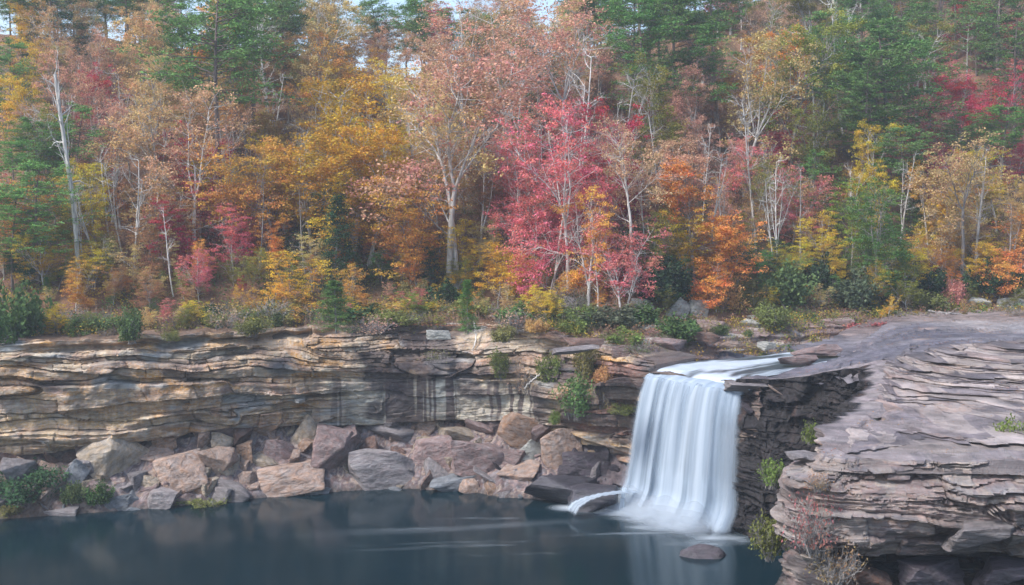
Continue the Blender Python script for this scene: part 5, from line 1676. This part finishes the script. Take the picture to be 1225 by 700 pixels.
# ---- roots below the small rim cedar, driftwood, fallen logs
def log(name, pts, r, label, cat='log', col=PALE, group=None):
    tb = Tubes()
    P = np.array([p[:] for p in pts]); n = 14
    tt = np.linspace(0, 1, len(P)); T = np.linspace(0, 1, n)
    Q = np.stack([np.interp(T, tt, P[:, k]) for k in range(3)], 1) + .05 * rng.normal(size=(n, 3))
    tb.add(Q, np.linspace(r, r * .5, n), 7)
    for k in (4, 7, 10):
        P1, _ = walk(rng, Q[k], rng.normal(size=3) + np.array((0, 0, .6)), r * 9, 4, .2)
        tb.add(P1, np.linspace(r * .3, r * .08, len(P1)), 4)
    me = tb.mesh(name, M_BARK)
    o = link(name, me, None); o.color = (*col, 1)
    o['label'] = label; o['category'] = cat
    if group: o['group'] = group
    return o


log('driftwood_log', [at(54, 545, 100.3), at(62, 508, 102)], .16, 'grey driftwood log leaning upright in the left rubble', col=GREYB)
log('fallen_log', [at(-5, 318, 120), at(16, 312, 121)], .2, 'pale fallen log on the slope at the left edge')
log('fallen_log', [at(1110, 372, 117.0), at(1160, 378, 116.5)], .14, 'thin fallen log on the forest edge beside the coral red shrub', col=GREYB)
log('fallen_branch', [at(205, 588, 98.6), at(236, 604, 97.8)], .10, 'thin fallen branch on the stones above the waterline', 'branch', GREYB)
log('tree_root', [at(567, 385, 108.6), at(570, 405, 108.2), at(563, 424, 107.6)], .10, 'pale exposed root running down the cliff under the small cedar', 'root', WHITE)
log('tree_root', [at(648, 446, 104.0), at(636, 455, 103.8), at(628, 466, 103.6)], .08, 'grey root hanging below the yellow-green cliff shrub', 'root', PALE)


# ---- undergrowth and fallen leaves: nobody could count them
def scatter_hill(n, xr, tr, seed):
    r = np.random.default_rng(seed)
    x = r.uniform(xr[0], xr[1], n); t = tr[0] + (tr[1] - tr[0]) * r.random(n) ** 1.4
    y = rimY(x) + t
    return r, np.stack([x, y, hillZ(x, y)], 1)


r, p = scatter_hill(90000, (-75, 80), (0.2, 30), 61)
p = p[vn(p[:, 0] / 1.6, p[:, 1] / 1.6, 0, 6) > .3]
p[:, 2] += .05
o = link('fallen_leaves', leaf_mesh('fallen_leaves', p, .17, M_LEAF, r, up=2.5), None, kind='stuff')
o.color = (.30, .15, .08, 1)
for (nm, n, xr, tr, col, sd, hi, thr, kindm) in [
    ('undergrowth', 3000, (-75, 80), (2, 60), (.34, .20, .13), 71, .9, .45, M_LEAF),
    ('green_undergrowth', 2600, (-75, 80), (4, 60), (.10, .19, .06), 72, .8, .5, M_GREEN),
    ('golden_undergrowth', 1300, (-75, 80), (.6, 45), (.60, .40, .07), 73, .9, .46, M_LEAF),
    ('olive_undergrowth', 2800, (-75, 80), (.3, 30), (.24, .24, .06), 74, .7, .46, M_GREEN),
]:
    r, b0 = scatter_hill(n, xr, tr, sd)
    b0 = b0[vn(b0[:, 0] / 5, b0[:, 1] / 5, sd, 3) > thr]
    k = 42
    c = np.repeat(b0, k, 0) + r.normal(size=(len(b0) * k, 3)) * np.array((.42, .42, .35)) + np.array((0, 0, hi * .6))
    o = link(nm, leaf_mesh(nm, c, .19, kindm, r, up=.4), None, kind='stuff')
    o.color = (*col, 1)
# leaves blown onto the bare rock
r = np.random.default_rng(91)
xx = r.uniform(14, 55, 16000); yy = r.uniform(58, 118, 16000)
kk = vn(xx / 2.2, yy / 1.2, 0, 92) > .62
xx, yy = xx[kk], yy[kk]
ii, dd = inside_bay(xx, yy)
kk = ii & (dd > .8); xx, yy = xx[kk], yy[kk]
pts = np.stack([xx, yy, slabZ(xx, yy) + .13], 1)
o = link('scattered_leaves', leaf_mesh('scattered_leaves', pts, .11, M_LEAF, r, up=4), None, kind='stuff'); o.color = (.40, .20, .08, 1)
# bare brush
r, b0 = scatter_hill(1000, (-62, 40), (.3, 6), 81)
q = b0[:, 0] < 8
b0[:, 1] += np.where(q, setback(b0[:, 0]) * .5 - 1.1 * (r.random(len(b0)) < .35), 0)
tb = Tubes()
for q in b0:
    for _ in range(5):
        P, _d = walk(r, q, (r.normal() * .5, r.normal() * .5, 1), r.uniform(.5, 1.6), 5, .2)
        tb.add(P, np.linspace(.02, .006, 6), 3)
o = link('brush_undergrowth', tb.mesh('brush', M_BARK), None, kind='stuff'); o.color = (.30, .19, .13, 1)


# ---------------------------------------------------------------- labels for what has none yet
def name_places():
    anchors = [d for d in ALL if d['anchor']]
    seen = {}
    used = set(d['label'] for d in ALL if d['label'])
    for d in ALL:
        if d['label']: continue
        ok = [a for a in anchors if (a['noun'] == 'rock') == (d['noun'] == 'rock')]
        ok.sort(key=lambda a: math.hypot(a['px'] - d['px'], (a['py'] - d['py']) * 1.3))
        best = None
        for a in ok[:5]:
            dx, dy = d['px'] - a['px'], d['py'] - a['py']
            w = 'above' if -dy > abs(dx) * 1.6 else 'below' if dy > abs(dx) * 1.6 else ('right of' if dx > 0 else 'left of')
            if w in ('right of', 'left of') and abs(dy) > .5 * abs(dx):
                w = ('up and ' if dy < 0 else 'down and ') + w
            dist = math.hypot(dx, dy)
            lk = d['look'] + (' stone' if d['noun'] == 'rock' else ' ' + d['noun'])
            if d.get('size'): lk = d['size'] + ' ' + lk
            lk = lk.replace('-leaved tree', '-leaved tree')
            key = (lk, w, a['anchor'])
            if key not in seen:
                best = (key, dist); break
            if best is None: best = (key, dist)
        seen.setdefault(best[0], []).append((best[1], d))
    ordn = ['', 'second ', 'third ', 'fourth ', 'fifth ', 'sixth ', 'seventh ', 'eighth ', 'ninth ', 'tenth ']
    for (lk, w, an), L in seen.items():
        L.sort(key=lambda q: q[0])
        for k, (_, d) in enumerate(L):
            s = lk + ' ' + w + ' ' + an
            if len(L) > 1:
                s = lk + ' ' + w + ' ' + an + ', ' + (ordn[k] if k else '') + ('nearest to it')
            while s in used:
                s = s + ', farther up'
            used.add(s)
            d['o']['label'] = s


name_places()

# ---------------------------------------------------------------- air
m, nt, nd, lk, out = new_mat('haze_air')
pv = N(nd, 'ShaderNodeVolumePrincipled')
pv.inputs['Color'].default_value = (.82, .91, 1.0, 1)
pv.inputs['Density'].default_value = .0005
pv.inputs['Anisotropy'].default_value = .2
lk.new(pv.outputs[0], out.inputs['Volume'])
bm = bmesh.new()
bmesh.ops.create_cube(bm, size=1)
for v in bm.verts:
    v.co = Vector((v.co.x * 900, 850 + v.co.y * 1950, 66 + v.co.z * 138))
me = D.meshes.new('haze'); bm.to_mesh(me); bm.free()
HAZE = link('haze', me, m, kind='stuff')
# spray standing at the foot of the fall
m, nt, nd, lk, out = new_mat('spray_mist')
tc = N(nd, 'ShaderNodeTexCoord')
ln = N(nd, 'ShaderNodeVectorMath', operation='LENGTH'); lk.new(tc.outputs['Object'], ln.inputs[0])
mr = N(nd, 'ShaderNodeMapRange'); mr.interpolation_type = 'SMOOTHSTEP'
mr.inputs['From Min'].default_value = 1.0; mr.inputs['From Max'].default_value = .2; mr.inputs['To Min'].default_value = 0; mr.inputs['To Max'].default_value = .26
lk.new(ln.outputs['Value'], mr.inputs['Value'])
pv = N(nd, 'ShaderNodeVolumePrincipled'); pv.inputs['Color'].default_value = (.95, .97, 1, 1)
lk.new(mr.outputs[0], pv.inputs['Density']); lk.new(pv.outputs[0], out.inputs['Volume'])
bm = bmesh.new(); bmesh.ops.create_icosphere(bm, subdivisions=3, radius=1.0)
me = D.meshes.new('mist'); bm.to_mesh(me); bm.free()
o = link('spray_mist', me, m, kind='stuff')
cen = (LIPL + LIPR) / 2 + FDIR * 3.2
o.location = (cen[0], cen[1], .1); o.scale = (7.6, 2.9, 2.3)
o.rotation_euler = (0, 0, math.atan2((LIPR - LIPL)[1], (LIPR - LIPL)[0]))

# ---------------------------------------------------------------- light, sky, camera
sc = bpy.context.scene
w = D.worlds.new('World'); sc.world = w; w.use_nodes = True
nt = w.node_tree
bg = nt.nodes['Background']
sky = nt.nodes.new('ShaderNodeTexSky'); sky.sky_type = 'NISHITA'
SUN_EL, SUN_AZ = math.radians(50), math.radians(240)     # azimuth clockwise from +Y: behind the camera, left
sky.sun_disc = False; sky.sun_elevation = SUN_EL; sky.sun_rotation = SUN_AZ
sky.air_density = 1.0; sky.dust_density = 2.0; sky.ozone_density = 1.0; sky.altitude = 200
nt.links.new(sky.outputs[0], bg.inputs['Color'])
bg.inputs['Strength'].default_value = .13
L = D.lights.new('sun', 'SUN'); L.energy = 2.0; L.angle = math.radians(11); L.color = (1, .985, .975)
lo = D.objects.new('sun', L); C.objects.link(lo)
dirv = Vector((math.sin(SUN_AZ) * math.cos(SUN_EL), math.cos(SUN_AZ) * math.cos(SUN_EL), math.sin(SUN_EL)))
lo.rotation_euler = dirv.to_track_quat('Z', 'Y').to_euler()

cam = D.cameras.new('camera'); cam.lens = 36 * F0 / W0; cam.sensor_width = 36; cam.clip_end = 5000; cam.clip_start = .5
co = D.objects.new('camera', cam); C.objects.link(co)
co.location = (0, 0, CAMZ); co.rotation_euler = (PI / 2 - PITCH, 0, 0)
sc.camera = co

sc.view_settings.view_transform = 'Standard'
sc.view_settings.look = 'None'
sc.view_settings.exposure = 1.22
sc.view_settings.gamma = 1
sc.render.engine = 'CYCLES'
cy = sc.cycles
cy.max_bounces = 6; cy.diffuse_bounces = 3; cy.glossy_bounces = 2; cy.transmission_bounces = 3; cy.transparent_max_bounces = 10; cy.volume_bounces = 1
cy.use_denoising = True
cy.denoiser = 'OPENIMAGEDENOISE'
cy.caustics_reflective = False; cy.caustics_refractive = False
cy.volume_step_rate = 4
cy.use_adaptive_sampling = True; cy.adaptive_threshold = .02
